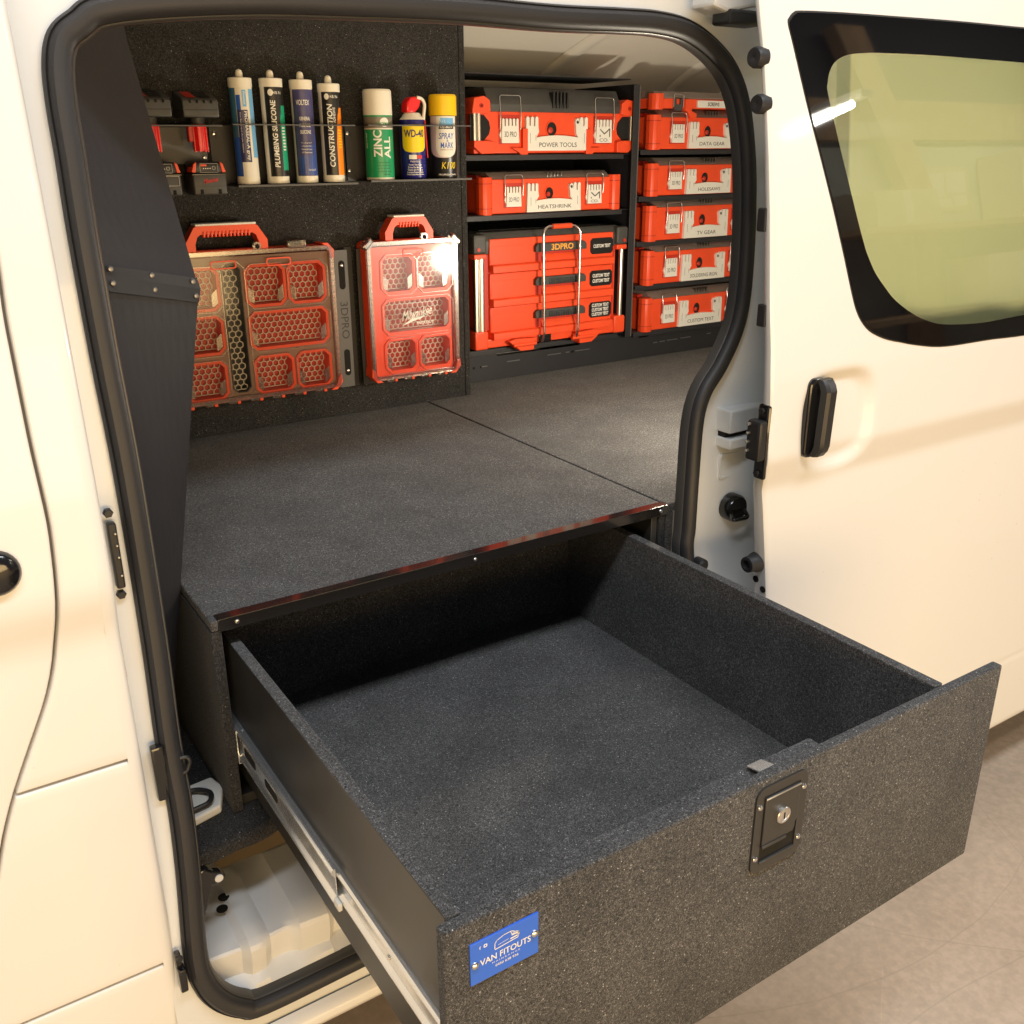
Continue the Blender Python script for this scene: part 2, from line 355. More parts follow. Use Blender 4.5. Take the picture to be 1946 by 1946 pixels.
def rows(name, zs, xl, xr, fy, mat, parent=None, nx=10, inset=0.0, er=0.006, ret=0.012, smooth='auto', lret=True, rret=True, zret=True):
    """sheet over (x,z) following fy(z), rolled edges, returned ret deep"""
    cols = []
    def edge(sgn): return [(er*(1-math.sin(a)), er*(1-math.cos(a))) for a in (math.pi/2, math.pi/3, math.pi/6, 0)]
    ins = [(er*(1-math.sin(math.radians(a))), er*(1-math.cos(math.radians(a)))) for a in (90, 60, 30, 0)]
    z0, z1 = zs[0], zs[-1]
    Z = []
    if zret:
        Z += [(z0, ret), (z0, er)] + [(z0+o, i) for o, i in ins[1:]]
        Z += [(z, 0) for z in zs if z0+er*1.5 < z < z1-er*1.5]
        Z += [(z1-o, i) for o, i in ins[1:][::-1]] + [(z1, er), (z1, ret)]
    else: Z = [(z, 0) for z in zs]
    V = []; nc = None
    for z, zi in Z:
        a, b = xl(z), xr(z); C = []
        if lret: C += [(a, ret), (a, er)] + [(a+o, i) for o, i in ins[1:]]
        else: C += [(a, 0)]
        C += [(a+er+(b-a-2*er)*k/nx, 0) for k in range(1, nx)]
        if rret: C += [(b-o, i) for o, i in ins[1:][::-1]] + [(b, er), (b, ret)]
        else: C += [(b, 0)]
        nc = len(C)
        for x, xi in C: V.append((x, fy(z)+max(xi, zi), z))
    F = [(i*nc+k, i*nc+k+1, (i+1)*nc+k+1, (i+1)*nc+k) for i in range(len(Z)-1) for k in range(nc-1)]
    return mesh(name, V, F, mat, parent, smooth)
def frange(a, b, n): return [a+(b-a)*k/(n-1) for k in range(n)]
# lettering -------------------------------------------------------
_tc = {}
def glyphs(s, shear=0.0, weight=0.0):
    key = (s, shear, weight)
    if key in _tc: return _tc[key]
    cu = bpy.data.curves.new('t', 'FONT'); cu.body = s; cu.shear = shear; cu.offset = weight; cu.resolution_u = 3; cu.fill_mode = 'FRONT'
    o = bpy.data.objects.new('t', cu); COL.objects.link(o); bpy.context.view_layer.update()
    me = bpy.data.meshes.new_from_object(o.evaluated_get(bpy.context.evaluated_depsgraph_get()))
    V = [(v.co.x, v.co.y) for v in me.vertices]; F = [tuple(p.vertices) for p in me.polygons]
    bpy.data.objects.remove(o); bpy.data.curves.remove(cu); bpy.data.meshes.remove(me)
    xs = [v[0] for v in V]; ys = [v[1] for v in V]
    cx, cy, w, h = (min(xs)+max(xs))/2, (min(ys)+max(ys))/2, max(xs)-min(xs), max(ys)-min(ys)
    V = [((x-cx)/w, (y-cy)/h) for x, y in V]
    _tc[key] = (V, F); return _tc[key]
def lettering(s, w, h, mapf, mat, parent, rot=0, shear=0.0, weight=0.0, name='lettering'):
    fine = getattr(mapf, 'cyl', False)
    V, F = glyphs(s, shear, weight)
    if rot == 0: uv = [(a*w, b*h) for a, b in V]
    elif rot == 90: uv = [(-b*h, a*w) for a, b in V]
    else: uv = [(b*h, -a*w) for a, b in V]
    if fine:
        bm = bmesh.new(); vv = [bm.verts.new((u, v, 0)) for u, v in uv]
        for f in F:
            try: bm.faces.new([vv[k] for k in f])
            except ValueError: pass
        bmesh.ops.triangulate(bm, faces=bm.faces)
        for _ in range(4):
            es = [e for e in bm.edges if abs(e.verts[0].co.x-e.verts[1].co.x) > .0030]
            if not es: break
            bmesh.ops.subdivide_edges(bm, edges=es, cuts=1); bmesh.ops.triangulate(bm, faces=[f for f in bm.faces if len(f.verts) > 3])
        bm.verts.index_update(); uv = [(v.co.x, v.co.y) for v in bm.verts]; F = [tuple(v.index for v in f.verts) for f in bm.faces]; bm.free()
    return mesh(name, [mapf(u, v) for u, v in uv], F, mat, parent)
def flat(x, y, z): return lambda u, v: (x+u, y, z+v)
def thing(name, label, cat, loc=(0, 0, 0), group=None):
    o = bpy.data.objects.new(name, None); COL.objects.link(o); o.location = loc; o.empty_display_size = 0.05
    o['label'] = label; o['category'] = cat
    if group: o['group'] = group
    return o
def screw(parent, x, y, z, r=0.004, mat='steel', h=0.0025, name='screw'):
    return lathe(name, [(r, 0), (r, -h*.4), (r*.75, -h*.85), (r*.3, -h), (0.0002, -h)], mat, parent, 12, (x, y, z), 'y')

GZ = -1.08
# ================================================================== floor of the workshop
fl = mesh('workshop_floor', [(-30, -30, GZ), (30, -30, GZ), (30, 30, GZ), (-30, 30, GZ)], [(0, 1, 2, 3)], 'concrete'); fl['kind'] = 'structure'

# ================================================================== van
van = thing('panel_van', 'white panel van with its side door slid open', 'van', (0, 0, 0))
gseal = smooth_interp([(-.80, -.150), (-.5, -.125), (-.2, -.08), (0, -.05), (.3, -.03), (.6, -.012), (.95, .03), (1.3, .12)], .06)
bside = smooth_interp([(-.95, -.085), (-.86, -.118), (-.6, -.128), (-.2, -.128), (.085, -.124), (.150, -.142), (.30, -.135), (.6, -.105), (1.0, -.055), (1.2, -.02)], .009)
dside = lambda z: bside(z) - .09
# --- side skin on the left: front door, pillar panels
gap_px = [(-40, 300), (0, 520), (10, 600), (60, 850), (95, 1000), (107, 1100), (110, 1180), (104, 1260), (90, 1330), (55, 1430), (28, 1510), (8, 1590), (-8, 1690), (-30, 1800)]
gap_pts = [at_surf(px, py, bside) for px, py in gap_px]
gapx = smooth_interp([(p.z, p.x) for p in gap_pts] + [(1.2, -.20), (-1.0, -.60)], .02)
XE = -.183   # rear edge of the side skin
fd = rows('front_door', frange(-.86, 1.1, 90), lambda z: -1.3, lambda z: gapx(z)-.0022, bside, 'paint', van, 14, er=.005, ret=.03)
# front door handle cup and lever
hp = at_surf(0, 1088, bside)
lathe('door_handle', [(.030, .002), (.030, -.003), (.026, -.009), (.017, -.013), (.0005, -.014)], 'black_gloss', fd, 28, (hp.x-.006, hp.y-.001, hp.z), 'y')
for zlo, zhi in ((-.1175, 1.1), (-.4985, -.1215), (-.86, -.5025)):
    rows('side_panel', frange(zlo, zhi, 60 if zhi > 0 else 24), lambda z: gapx(z)+.0022, lambda z: XE, bside, 'paint', van, 10, er=.0045, ret=.03, rret=False)
# rolled rear edge of the skin falling back to the jamb
V, F = [], []
zz = frange(-.86, 1.1, 70); prof = [(0, 0), (.006, .0006), (.013, .003), (.018, .008), (.0205, .016), (.021, .03), (.021, .10)]
for z in zz:
    if True:
        for a, b in prof: V.append((XE+a, bside(z)+b, z))
n = len(prof)
for i in range(len(zz)-1):
    for k in range(n-1): F.append((i*n+k, i*n+k+1, (i+1)*n+k+1, (i+1)*n+k))
mesh('pillar_edge', V, F, 'paint', van, True)
mesh('gap_backing', [(-1.3, .012+bside(-.86), -.86), (XE, .012+bside(-.86), -.86)] + [(x, bside(z)+.02, z) for z in frange(-.8, 1.1, 20) for x in (-1.3, XE)],
     [(2*i, 2*i+1, 2*i+3, 2*i+2) for i in range(20)], 'gap_grey', van)
# --- door seal, traced and laid on the opening surface
seal_px = [((88, 122), (127, 124)), ((96, 67), (137, 78)), ((132, 31), (163, 57)), ((183, 0), (190, 38)), ((300, -16), (300, 27)),
           ((480, -22), (480, 22)), ((640, -15), (640, 24)), ((860, 1), (860, 28)), ((1046, 19), (1046, 43)), ((1180, 25), (1180, 49)), ((1248, 31), (1244, 53)), ((1310, 47), (1293, 66)), ((1357, 81), (1340, 98)),
           ((1400, 130), (1371, 142)), ((1428, 199), (1388, 205)), ((1438, 300), (1399, 304)), ((1439, 400), (1400, 400)), ((1434, 500), (1397, 495)),
           ((1425, 580), (1391, 570)), ((1411, 640), (1377, 625)), ((1385, 700), (1346, 690)), ((1354, 745), (1319, 742)), ((1338, 800), (1304, 798)), ((1328, 900), (1297, 900)), ((1321, 1000), (1291, 1000)), ((1317, 1060), (1288, 1060))]
SP = [at_surf((a[0]+b[0])/2, (a[1]+b[1])/2, gseal) for a, b in seal_px]
last = SP[-1]
for x, z in ((last.x+.012, -.30), (last.x+.008, -.48), (last.x-.02, -.60), (last.x-.09, -.648), (last.x-.2, -.655), (.5, -.655)): SP.append(Vector((x, gseal(z), z)))
for a, b in (((694, 1838), (672, 1802)), ((510, 1925), (498, 1887)), ((464, 1931), (455, 1894)), ((411, 1915), (424, 1882)), ((374, 1878), (399, 1855)), ((354, 1816), (383, 1806)), ((343, 1660), (368, 1660)), ((329, 1536), (352, 1536)),
             ((303, 1412), (332, 1412)), ((273, 1210), (306, 1210)), ((222, 900), (257, 900)), ((181, 680), (212, 680)), ((138, 450), (172, 450)), ((113, 300), (150, 300)), ((96, 200), (133, 200))):
    SP.append(at_surf((a[0]+b[0])/2, (a[1]+b[1])/2, gseal))
SP = catmull(SP, 5, True)
def frame_at(P, i, C=Vector((.45, 0, .12))):
    a, b = P[i-1], P[(i+1) % len(P)]; t = (b-a).normalized(); s = t.cross(Vector((0, -1, 0))).normalized()
    if s.dot(Vector((P[i].x-C.x, 0, P[i].z-C.z))) < 0: s = -s
    return s
SN = [frame_at(SP, i) for i in range(len(SP))]
def sweep(name, P, Nn, prof, mat, parent, closed_prof=True, matidx=None):
    V, F = [], []; n = len(prof); m = len(P)
    for i in range(m):
        for a, b in prof: V.append(P[i]+Nn[i]*a+Vector((0, -1, 0))*b)
    for i in range(m):
        j = (i+1) % m
        for k in range(n if closed_prof else n-1):
            F.append((i*n+k, i*n+(k+1) % n, j*n+(k+1) % n, j*n+k))
    bm = bmesh.new(); vv = [bm.verts.new(v) for v in V]
    for f in F: bm.faces.new([vv[k] for k in f])
    bmesh.ops.recalc_face_normals(bm, faces=bm.faces)
    return from_bm(name, bm, mat, parent, 0.7)
bulb = [(.0085*math.cos(a)-.002, .010*math.sin(a)+.010) for a in frange(-.5, math.pi+.5, 12)]
seal = sweep('door_seal', SP, SN, [(.017, .000), (.0175, .006), (.0145, .011), (.0125, .0085), (.0115, .0125), (.006, .0185), (-.004, .0195), (-.012, .0165), (-.0165, .010), (-.0175, .002), (-.0175, -.012), (.017, -.012)], 'rubber', van)
sweep('seal_trim', SP, SN, [(-.0178, .003), (-.0195, .0030), (-.0215, .000), (-.0215, -.018), (-.0178, -.018)], 'rubber_inner', van)
# --- jamb plate around the opening
C0 = Vector((.45, 0, .12)); RX0, RX1, RZ0, RZ1 = -.178, 1.75, -.715, 1.18
V, F = [], []; ND = 9
for i, p in enumerate(SP):
    d = Vector((p.x-C0.x, 0, p.z-C0.z)); ts = []
    if d.x > 1e-6: ts.append((RX1-C0.x)/d.x)
    if d.x < -1e-6: ts.append((RX0-C0.x)/d.x)
    if d.z > 1e-6: ts.append((RZ1-C0.z)/d.z)
    if d.z < -1e-6: ts.append((RZ0-C0.z)/d.z)
    t = max(min(ts), 1.02); O = C0 + d*t
    for k in range(ND):
        q = p.lerp(O, (k/(ND-1))**1.3)
        # rear pillar face falls away to the outer skin behind the slid door
        off = 0.0
        if q.x > 1.06: off = -min((q.x-1.06)*.25, .05)
        if q.z > .93: off -= min((q.z-.93)*.5, .05)
        V.append((q.x, gseal(q.z)+.004+off, q.z))
for i in range(len(SP)):
    j = (i+1) % len(SP)
    for k in range(ND-1): F.append((i*ND+k, i*ND+k+1, j*ND+k+1, j*ND+k))
mesh('door_frame', V, F, 'paint_jamb', van, True)
# sill lip under the seal and the lower rolled edge
V, F = [], []; prof = [(.000, -.706), (-.010, -.709), (-.020, -.716), (-.024, -.728), (-.018, -.742), (.02, -.752), (.3, -.752)]
xs = frange(-.19, 1.7, 24)
for x in xs:
    for b, z in prof: V.append((x, gseal(-.706)+b, z))
n = len(prof)
for i in range(len(xs)-1):
    for k in range(n-1): F.append((i*n+k, i*n+k+1, (i+1)*n+k+1, (i+1)*n+k))
mesh('sill', V, F, 'paint', van, True)
# header ridges over the opening
for z0, hh, b in ((.952, .012, .010), (.985, .02, .016)):
    box('header_rail', -.14, 1.02, gseal(z0)-b, gseal(z0)+.01, z0, z0+hh, 'paint', van, .004)
# --- roof lining, inner far wall, cargo floor, step
V, F = [], []
prof = [(.02, .98), (.10, 1.03), (.30, 1.05), (.8, 1.055), (1.05, 1.035), (1.25, .985), (1.38, .935), (1.47, .87), (1.51, .75), (1.52, .3), (1.52, -.4)]
prof = [tuple(p) for p in catmull([(0, a, b) for a, b in prof], 5)]
xs = frange(-.6, 3.2, 20)
for x in xs:
    for p in prof: V.append((x, p[1], p[2]))
n = len(prof)
for i in range(len(xs)-1):
    for k in range(n-1): F.append((i*n+k, i*n+k+1, (i+1)*n+k+1, (i+1)*n+k))
mesh('roof_lining', V, F, 'liner', van, True)
for xx in (1.02, 1.62, 2.2):
    V, F = [], []
    for y, z in [(p[1], p[2]) for p in prof if p[1] > .25 and p[2] > .75]:
        V += [(xx-.03, y, z-.001), (xx-.022, y-.002, z-.012), (xx+.022, y-.002, z-.012), (xx+.03, y, z-.001)]
    mesh('roof_bow', V, [(i*4+k, i*4+k+1, (i+1)*4+k+1, (i+1)*4+k) for i in range(len(V)//4-1) for k in range(3)], 'liner', van, True)
mesh('rear_wall', [(3.2, 0, -.4), (3.2, 1.62, -.4), (3.2, 1.62, 1.1), (3.2, 0, 1.1)], [(0, 1, 2, 3)], 'liner', van)
mesh('front_bulkhead', [(-.6, .03, -.4), (-.6, 1.62, -.4), (-.6, 1.62, 1.1), (-.6, .03, 1.1)], [(0, 3, 2, 1)], 'powder_coat', van)
# body side behind the slid door
rows('rear_quarter', frange(-.86, 1.15, 50), lambda z: 1.30, lambda z: 3.4, lambda z: bside(z)+.012, 'paint_behind_lit', van, 12, er=.005, ret=.05)
# cargo floor: carpet on the raised floor, ragged front edge
V, F = [], []; xs = frange(-.30, 1.3, 60); rnd = random.Random(3)
for x in xs:
    ye = -.058 + .008*math.sin(x*9) + rnd.uniform(-.003, .003) + (.012 if .03 < x < .06 else 0)
    V += [(x, 1.6, -.372), (x, ye+.012, -.372), (x, ye+.003, -.375), (x, ye, -.384), (x, ye+.004, -.402)]
F = [(i*5+k, i*5+k+1, (i+1)*5+k+1, (i+1)*5+k) for i in range(len(xs)-1) for k in range(4)]
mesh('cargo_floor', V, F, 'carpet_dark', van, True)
# step well: riser, pressed tread with two swages, lip and outer trough
V, F = [], []; xs = frange(-.30, 1.1, 110)
def swage(x): # pressed shape across the tread
    v = 0
    for c, w in ((-.035, .022), (.070, .040), (.30, .05), (.55, .05), (.8, .05)):
        d = abs(x-c)
        v += 1 if d < w*.72 else (0 if d > w else .5*(1+math.cos(math.pi*(d-w*.72)/(w*.28))))
    return v
for x in xs:
    w = swage(x)
    lip = -.098 - .014*w + .002*math.sin(x*40)
    V += [(x, .20, -.392), (x, .205, -.43), (x, .20, -.535), (x, .18, -.550), (x, .14, -.552+.010*w), (x, .03, -.553+.012*w), (x, -.06, -.556+.012*w), (x, lip+.016, -.560+.010*w),
          (x, lip+.004, -.562+.004*w), (x, lip, -.566), (x, lip+.001, -.590), (x, lip+.008, -.622), (x, lip-.006, -.630), (x, -.122, -.638), (x, -.124, -.700)]
n = 15
F = [(i*n+k, i*n+k+1, (i+1)*n+k+1, (i+1)*n+k) for i in range(len(xs)-1) for k in range(n-1)]
mesh('step_well', V, F, 'primer', van, 0.5)
for hx, hy in ((-.048, .012), (-.059, -.014)):
    lathe('drain_hole', [(.0100, 0), (.0100, .0012), (.0002, .0012)], 'hole_black', van, 18, (hx, hy, -.5428))
# folded strip lying on the tread under the carpet
V = []
for k, x in enumerate(frange(-.040, .200, 9)):
    w = .006*math.sin(k*1.3); V += [(x, .165+w*.5, -.520), (x+.002, .135+w*.3, -.528+w*.2), (x+.004, .085, -.541+abs(w)*.3)]
mesh('floor_mat_edge', V, [(i*3+k, i*3+k+1, (i+1)*3+k+1, (i+1)*3+k) for i in range(8) for k in range(2)], 'strip_tan', van, True)
# seat belt anchor plate and its bracket
ap = [(-.100, .100), (-.020, .108), (-.010, .070), (-.030, .018), (-.100, .000)]
pr = prism('belt_anchor', ap, -.372, -.355, 'white_plastic', van, 'z', .004)
lathe('anchor_hole', [(.010, 0), (.010, .002), (.0002, .002)], 'primer', pr, 16, (-.045, .078, -.3565))
tube('anchor_loop', rounded_path([(-.09, .075, -.348), (-.055, .072, -.346), (-.035, .05, -.346), (-.045, .022, -.346), (-.09, .018, -.348)], .012), .0045, 'black_plastic', pr, 8)
box('clip', -.10, -.065, .11, .135, -.33, -.30, 'white_plastic', van, .004)
V = prism('step_bracket', [(-.112, -.40), (-.088, -.398), (-.077, -.408), (-.066, -.412), (-.058, -.424), (-.064, -.436), (-.080, -.436), (-.090, -.462), (-.104, -.502), (-.114, -.51)], -.075, -.060, 'black_gloss', van, 'y', .003)
lathe('bracket_hole', [(.007, 0), (.007, -.002), (.0002, -.002)], 'primer', V, 14, (-.070, -.0752, -.4235), 'y')
lathe('sill_plug', [(.0095, 0), (.009, .010), (.006, .013), (.0002, .013)], 'black_plastic', van, 12, (-.056, -.118, -.655))
# --- fittings on the front pillar jamb
def plate(name, px, py, w, h, fy, mat, parent, t=.012, rot=0.0):
    p = at_surf(px, py, fy)
    bm = bmesh.new(); bm_box(bm, -w/2, w/2, -t, 0, -h/2, h/2, min(w, h, t)*.22, 2)
    bmesh.ops.rotate(bm, verts=bm.verts, cent=(0, 0, 0), matrix=Matrix.Rotation(rot, 3, 'Y'))
    bmesh.ops.translate(bm, verts=bm.verts, vec=p)
    return from_bm(name, bm, mat, parent, 'auto'), p
jm = lambda z: gseal(z)+.002
c, p = plate('contact_plate', 218, 1052, .012, .10, jm, 'black_plastic', van, .014)
for k in range(4): lathe('contact_pin', [(.0022, 0), (.0022, -.004), (.0012, -.006), (.0002, -.006)], 'alu', c, 8, (p.x+.002, p.y-.0135, p.z+.036-k*.018-(.01 if k == 3 else 0)), 'y')
for dz in (.064, -.062):
    lathe('bolt', [(.007, 0), (.007, -.006), (.0055, -.008), (.0002, -.008)], 'black_plastic', c, 6, (p.x-.001, p.y-.002, p.z+dz), 'y')
s, p = plate('striker_plate', 302, 1462, .020, .095, jm, 'black_gloss', van, .016)
tube('striker_loop', rounded_path([(p.x+.004, p.y-.010, p.z+.016), (p.x+.040, p.y-.014, p.z+.016), (p.x+.044, p.y-.016, p.z+.008), (p.x+.036, p.y-.016, p.z-.010), (p.x+.004, p.y-.010, p.z-.010)], .007), .0035, 'black_plastic', s, 8)
b, p = plate('lower_catch', 343, 1850, .012, .045, jm, 'black_gloss', van, .02)
box('catch_arm', p.x-.006, p.x+.003, p.y-.012, p.y, p.z+.02, p.z+.05, 'black_gloss', b, .002)
lathe('bolt', [(.005, 0), (.005, -.006), (.0002, -.006)], 'black_plastic', b, 6, (p.x, p.y-.012, p.z+.044), 'y')
for k, (c1, c2, mt) in enumerate((((241, 1268), (247, 1290), 'ink_red'), ((247, 1285), (254, 1320), 'ink_white'))):
    p, q = at_surf(*c1, lambda z: bside(z)+.02), at_surf(*c2, lambda z: bside(z)+.02)
    box('warning_sticker', XE+.0205, XE+.0213, bside(p.z)+.02, bside(p.z)+.045, q.z, p.z, mt, van)
# --- fittings on the rear pillar
pj = lambda z: gseal(z) - .018
def pill(px, py): return at_surf(px, py, pj)
a, b_, c_, d_ = pill(1376, 778), pill(1440, 780), pill(1440, 812), pill(1374, 812)
rb = box('rail_housing', a.x, a.x+.14, a.y-.02, a.y+.06, c_.z+.004, a.z, 'paint_jamb', van, .004)
q0, q1 = pill(1376, 832), pill(1376, 852)
box('rail_lip', a.x, a.x+.14, a.y-.024, a.y+.06, q1.z, q0.z, 'paint_jamb', rb, .004)
box('rail_channel', a.x+.004, a.x+.14, a.y-.004, a.y+.06, q0.z-.002, c_.z+.006, 'gap_black', rb)
p = pill(1396, 965)
st = lathe('rear_striker', [(.030, .016), (.030, -.004), (.026, -.010), (.0002, -.011)], 'black_gloss', van, 20, (p.x, p.y, p.z), 'y')
st.scale = (1, 1, 1)
tube('striker_loop', rounded_path([(p.x-.018, p.y-.008, p.z-.004), (p.x-.034, p.y-.030, p.z-.012), (p.x+.012, p.y-.030, p.z-.014), (p.x+.018, p.y-.008, p.z-.004)], .01), .0045, 'black_gloss', st, 8)
p = pill(1330, 1072)
lathe('rubber_stop', [(.014, .01), (.014, -.010), (.010, -.014), (.0002, -.014)], 'rubber', van, 16, (p.x, p.y, p.z), 'y')
# pressed relief on the rear pillar
for (pa, pb) in (((1378, 868), (1440, 900)),):
    p, q = pill(*pa), pill(*pb)
    ring_prism('pillar_pressing', rrect(p.x, p.x+.12, q.z, p.z, .006, 3), rrect(p.x+.004, p.x+.116, q.z+.004, p.z-.004, .004, 3), p.y+.012, p.y+.03, 'paint_jamb', van)
# upper roller arm
a = at_surf(1378, 14, lambda z: gseal(z)-.05)
ar = prism('roller_arm', [(a.x-.055, a.z-.004), (a.x-.052, a.z+.03), (a.x+.10, a.z+.045), (a.x+.10, a.z+.008), (a.x+.05, a.z+.002), (a.x-.02, a.z-.012)], a.y-.03, a.y+.03, 'paint_jamb', van, 'y', .006)
box('roller_guide', a.x-.022, a.x+.062, a.y-.036, a.y+.01, a.z-.030, a.z-.006, 'black_plastic', ar, .005)
lathe('roller_pin', [(.006, 0), (.006, .05), (.0002, .05)], 'steel', ar, 12, (a.x+.045, a.y-.03, a.z+.018), 'x')

# --- sliding door
lead_px = [(1443, -60), (1445, 0), (1454.6, 100), (1460, 200), (1464, 300), (1466, 420), (1466, 600), (1468, 660), (1467, 720), (1466, 800), (1462, 870), (1453, 915), (1452, 960), (1455, 1040), (1458, 1130)]
lp = [at_surf(px, py, dside) for px, py in lead_px]
leadx = smooth_interp([(p.z, p.x) for p in lp] + [(-.5, lp[-1].x+.03), (-.86, lp[-1].x+.05)], .02)
edge_t = interp([(-.86, .040), (-.2, .036), (.1, .026), (.35, .018), (.7, .011), (1.1, .010)])
win_out = [(1500, 48), (1503, 36), (1511, 27), (1525, 24), (1600, 27), (1700, 34), (1820, 43), (1946, 55), (2100, 68), (2100, 610), (1946, 635), (1881, 643), (1795, 656), (1744, 654), (1700, 646), (1676, 639), (1655, 628), (1641, 613), (1630, 592), (1621, 560), (1600.6, 464.6), (1566.5, 321), (1536, 201.6), (1510, 90)]
win_in = [(1571.6, 177.6), (1571, 158), (1575, 136), (1586, 117), (1607.5, 105), (1640, 101), (1676, 101), (1780, 106), (1946, 119.6), (2100, 132), (2100, 575), (1946, 598), (1864, 613), (1795, 616), (1760, 609), (1730, 594), (1699.7, 570.5), (1680, 546), (1662, 519), (1650, 492), (1641.6, 468), (1624.6, 403), (1605, 322), (1590, 259.6)]
wo = [at_surf(px, py, dside) for px, py in win_out]; wi = [at_surf(px, py, dside) for px, py in win_in]
def smooth_poly(P, keep):  # spline through the traced outline
    return [(p.x, p.z) for p in catmull([Vector((p.x, 0, p.z)) for p in P], 5, True)]
WO = smooth_poly(wo, None); WI = smooth_poly(wi, None)
def inside(x, z, P):
    r = False; n = len(P); j = n-1
    for i in range(n):
        if (P[i][1] > z) != (P[j][1] > z) and x < (P[j][0]-P[i][0])*(z-P[i][1])/(P[j][1]-P[i][1])+P[i][0]: r = not r
        j = i
    return r
cxw = sum(p[0] for p in WO)/len(WO); czw = sum(p[1] for p in WO)/len(WO)
WH = [(cxw+(x-cxw)*.965, czw+(z-czw)*.955) for x, z in WO]
ha, hb, hc, hd = [at_surf(px, py, dside) for px, py in ((1527, 800), (1660, 780), (1595, 708), (1595, 880))]
hx0, hx1, hz0, hz1 = ha.x, hb.x, hd.z, hc.z
hcx, hcz, hrx, hrz = (hx0+hx1)/2, (hz0+hz1)/2, (hx1-hx0)/2, (hz1-hz0)/2
def cup(x, z):
    u = abs((x-hcx)/hrx); v = abs((z-hcz)/hrz); d = (u**3.2+v**3.2)**(1/3.2)
    if d > 1.12: return 0
    t = min(max((1.12-d)/.34, 0), 1); t = t*t*(3-2*t)
    return .016*t
z0d, z1d = -.835, 1.12
zs = frange(z0d, z1d, 250); NX = 190
V, F = [], []
for z in zs:
    L_ = leadx(z); xr_ = 2.95
    # columns denser towards the leading edge
    for k in range(NX):
        t = k/(NX-1); x = L_ + (xr_-L_)*(t**1.25)
        zi = max(0, .02-(z-z0d)); off = zi*zi*18
        xi = max(0, .010-(x-L_)); off += xi*xi*35
        # pressed lower line and soft dish under the window
        off += .0022*math.exp(-((z+.60)/.006)**2)
        V.append((x, dside(z)+off+cup(x, z), z))
for i in range(len(zs)-1):
    for k in range(NX-1):
        a = i*NX+k; cx = (V[a][0]+V[a+NX+1][0])/2; cz = (zs[i]+zs[i+1])/2
        if inside(cx, cz, WH): continue
        F.append((a, a+1, a+NX+1, a+NX))
door = mesh('sliding_door', V, F, 'paint', van, True)
# leading edge return and inner flange of the door
V, F = [], []
zs2 = frange(z0d, z1d, 120)
for z in zs2:
    L_ = leadx(z); y = dside(z)+.0035; t = edge_t(z)
    V += [(L_, y, z), (L_-.001, y+t*.35, z), (L_+.001, y+t*.85, z), (L_+.004, y+t, z), (L_+.03, y+t+.004, z), (L_+.08, y+t+.006, z)]
n = 6
F = [(i*n+k, (i+1)*n+k, (i+1)*n+k+1, i*n+k+1) for i in range(len(zs2)-1) for k in range(n-1)]
mesh('door_edge', V, F, 'paint_jamb', door, True)
V = [];
for x in frange(leadx(z0d), 2.95, 10): V += [(x, dside(z0d)+.0072, z0d), (x, dside(z0d)+.05, z0d)]
mesh('door_lower_edge', V, [(2*i, 2*i+1, 2*i+3, 2*i+2) for i in range(9)], 'paint', door)
# window: black printed border and tinted pane
def strip_frame(name, O, I, dy, mat, parent):
    V, F = [], []; n = len(O); M = 4
    for k in range(M):
        t = k/(M-1)
        for (a, b), (c, d) in zip(O, I):
            x, z = a+(c-a)*t, b+(d-b)*t; V.append((x, dside(z)+dy, z))
    for k in range(M-1):
        for i in range(n):
            j = (i+1) % n; F.append((k*n+i, k*n+j, (k+1)*n+j, (k+1)*n+i))
    for (a, b) in O: V.append((a, dside(b)+.006, b))
    for i in range(n):
        j = (i+1) % n; F.append((i, M*n+i, M*n+j, j))
    bm = bmesh.new(); vv = [bm.verts.new(v) for v in V]
    for f in F: bm.faces.new([vv[q] for q in f])
    bmesh.ops.recalc_face_normals(bm, faces=bm.faces)
    return from_bm(name, bm, mat, parent, 'auto')
strip_frame('window_border', WO, WI, -.0022, 'frit', door)
WOb = [(cxw+(x-cxw)*1.008+(.0015 if x > cxw else -.0015), czw+(z-czw)*1.010) for x, z in WO]
strip_frame('window_gasket', WOb, WO, -.0008, 'rubber', door)
def fan(name, P, dy, mat, parent):
    zlo, zhi = min(p[1] for p in P), max(p[1] for p in P); V, F = [], []
    zz = frange(zlo+.0005, zhi-.0005, 60); rowsx = []
    for z in zz:
        xs = sorted([P[i][0]+(P[i-1][0]-P[i][0])*(z-P[i][1])/(P[i-1][1]-P[i][1]) for i in range(len(P)) if (P[i][1] > z) != (P[i-1][1] > z)])
        a, b = xs[0], xs[-1]
        for k in range(7): V.append((a+(b-a)*k/6, dside(z)+dy, z))
    for i in range(len(zz)-1):
        for k in range(6): F.append((i*7+k, i*7+k+1, (i+1)*7+k+1, (i+1)*7+k))
    return mesh(name, V, F, mat, parent, True)
fan('window_pane', WI, -.0016, 'tinted_glass', door)
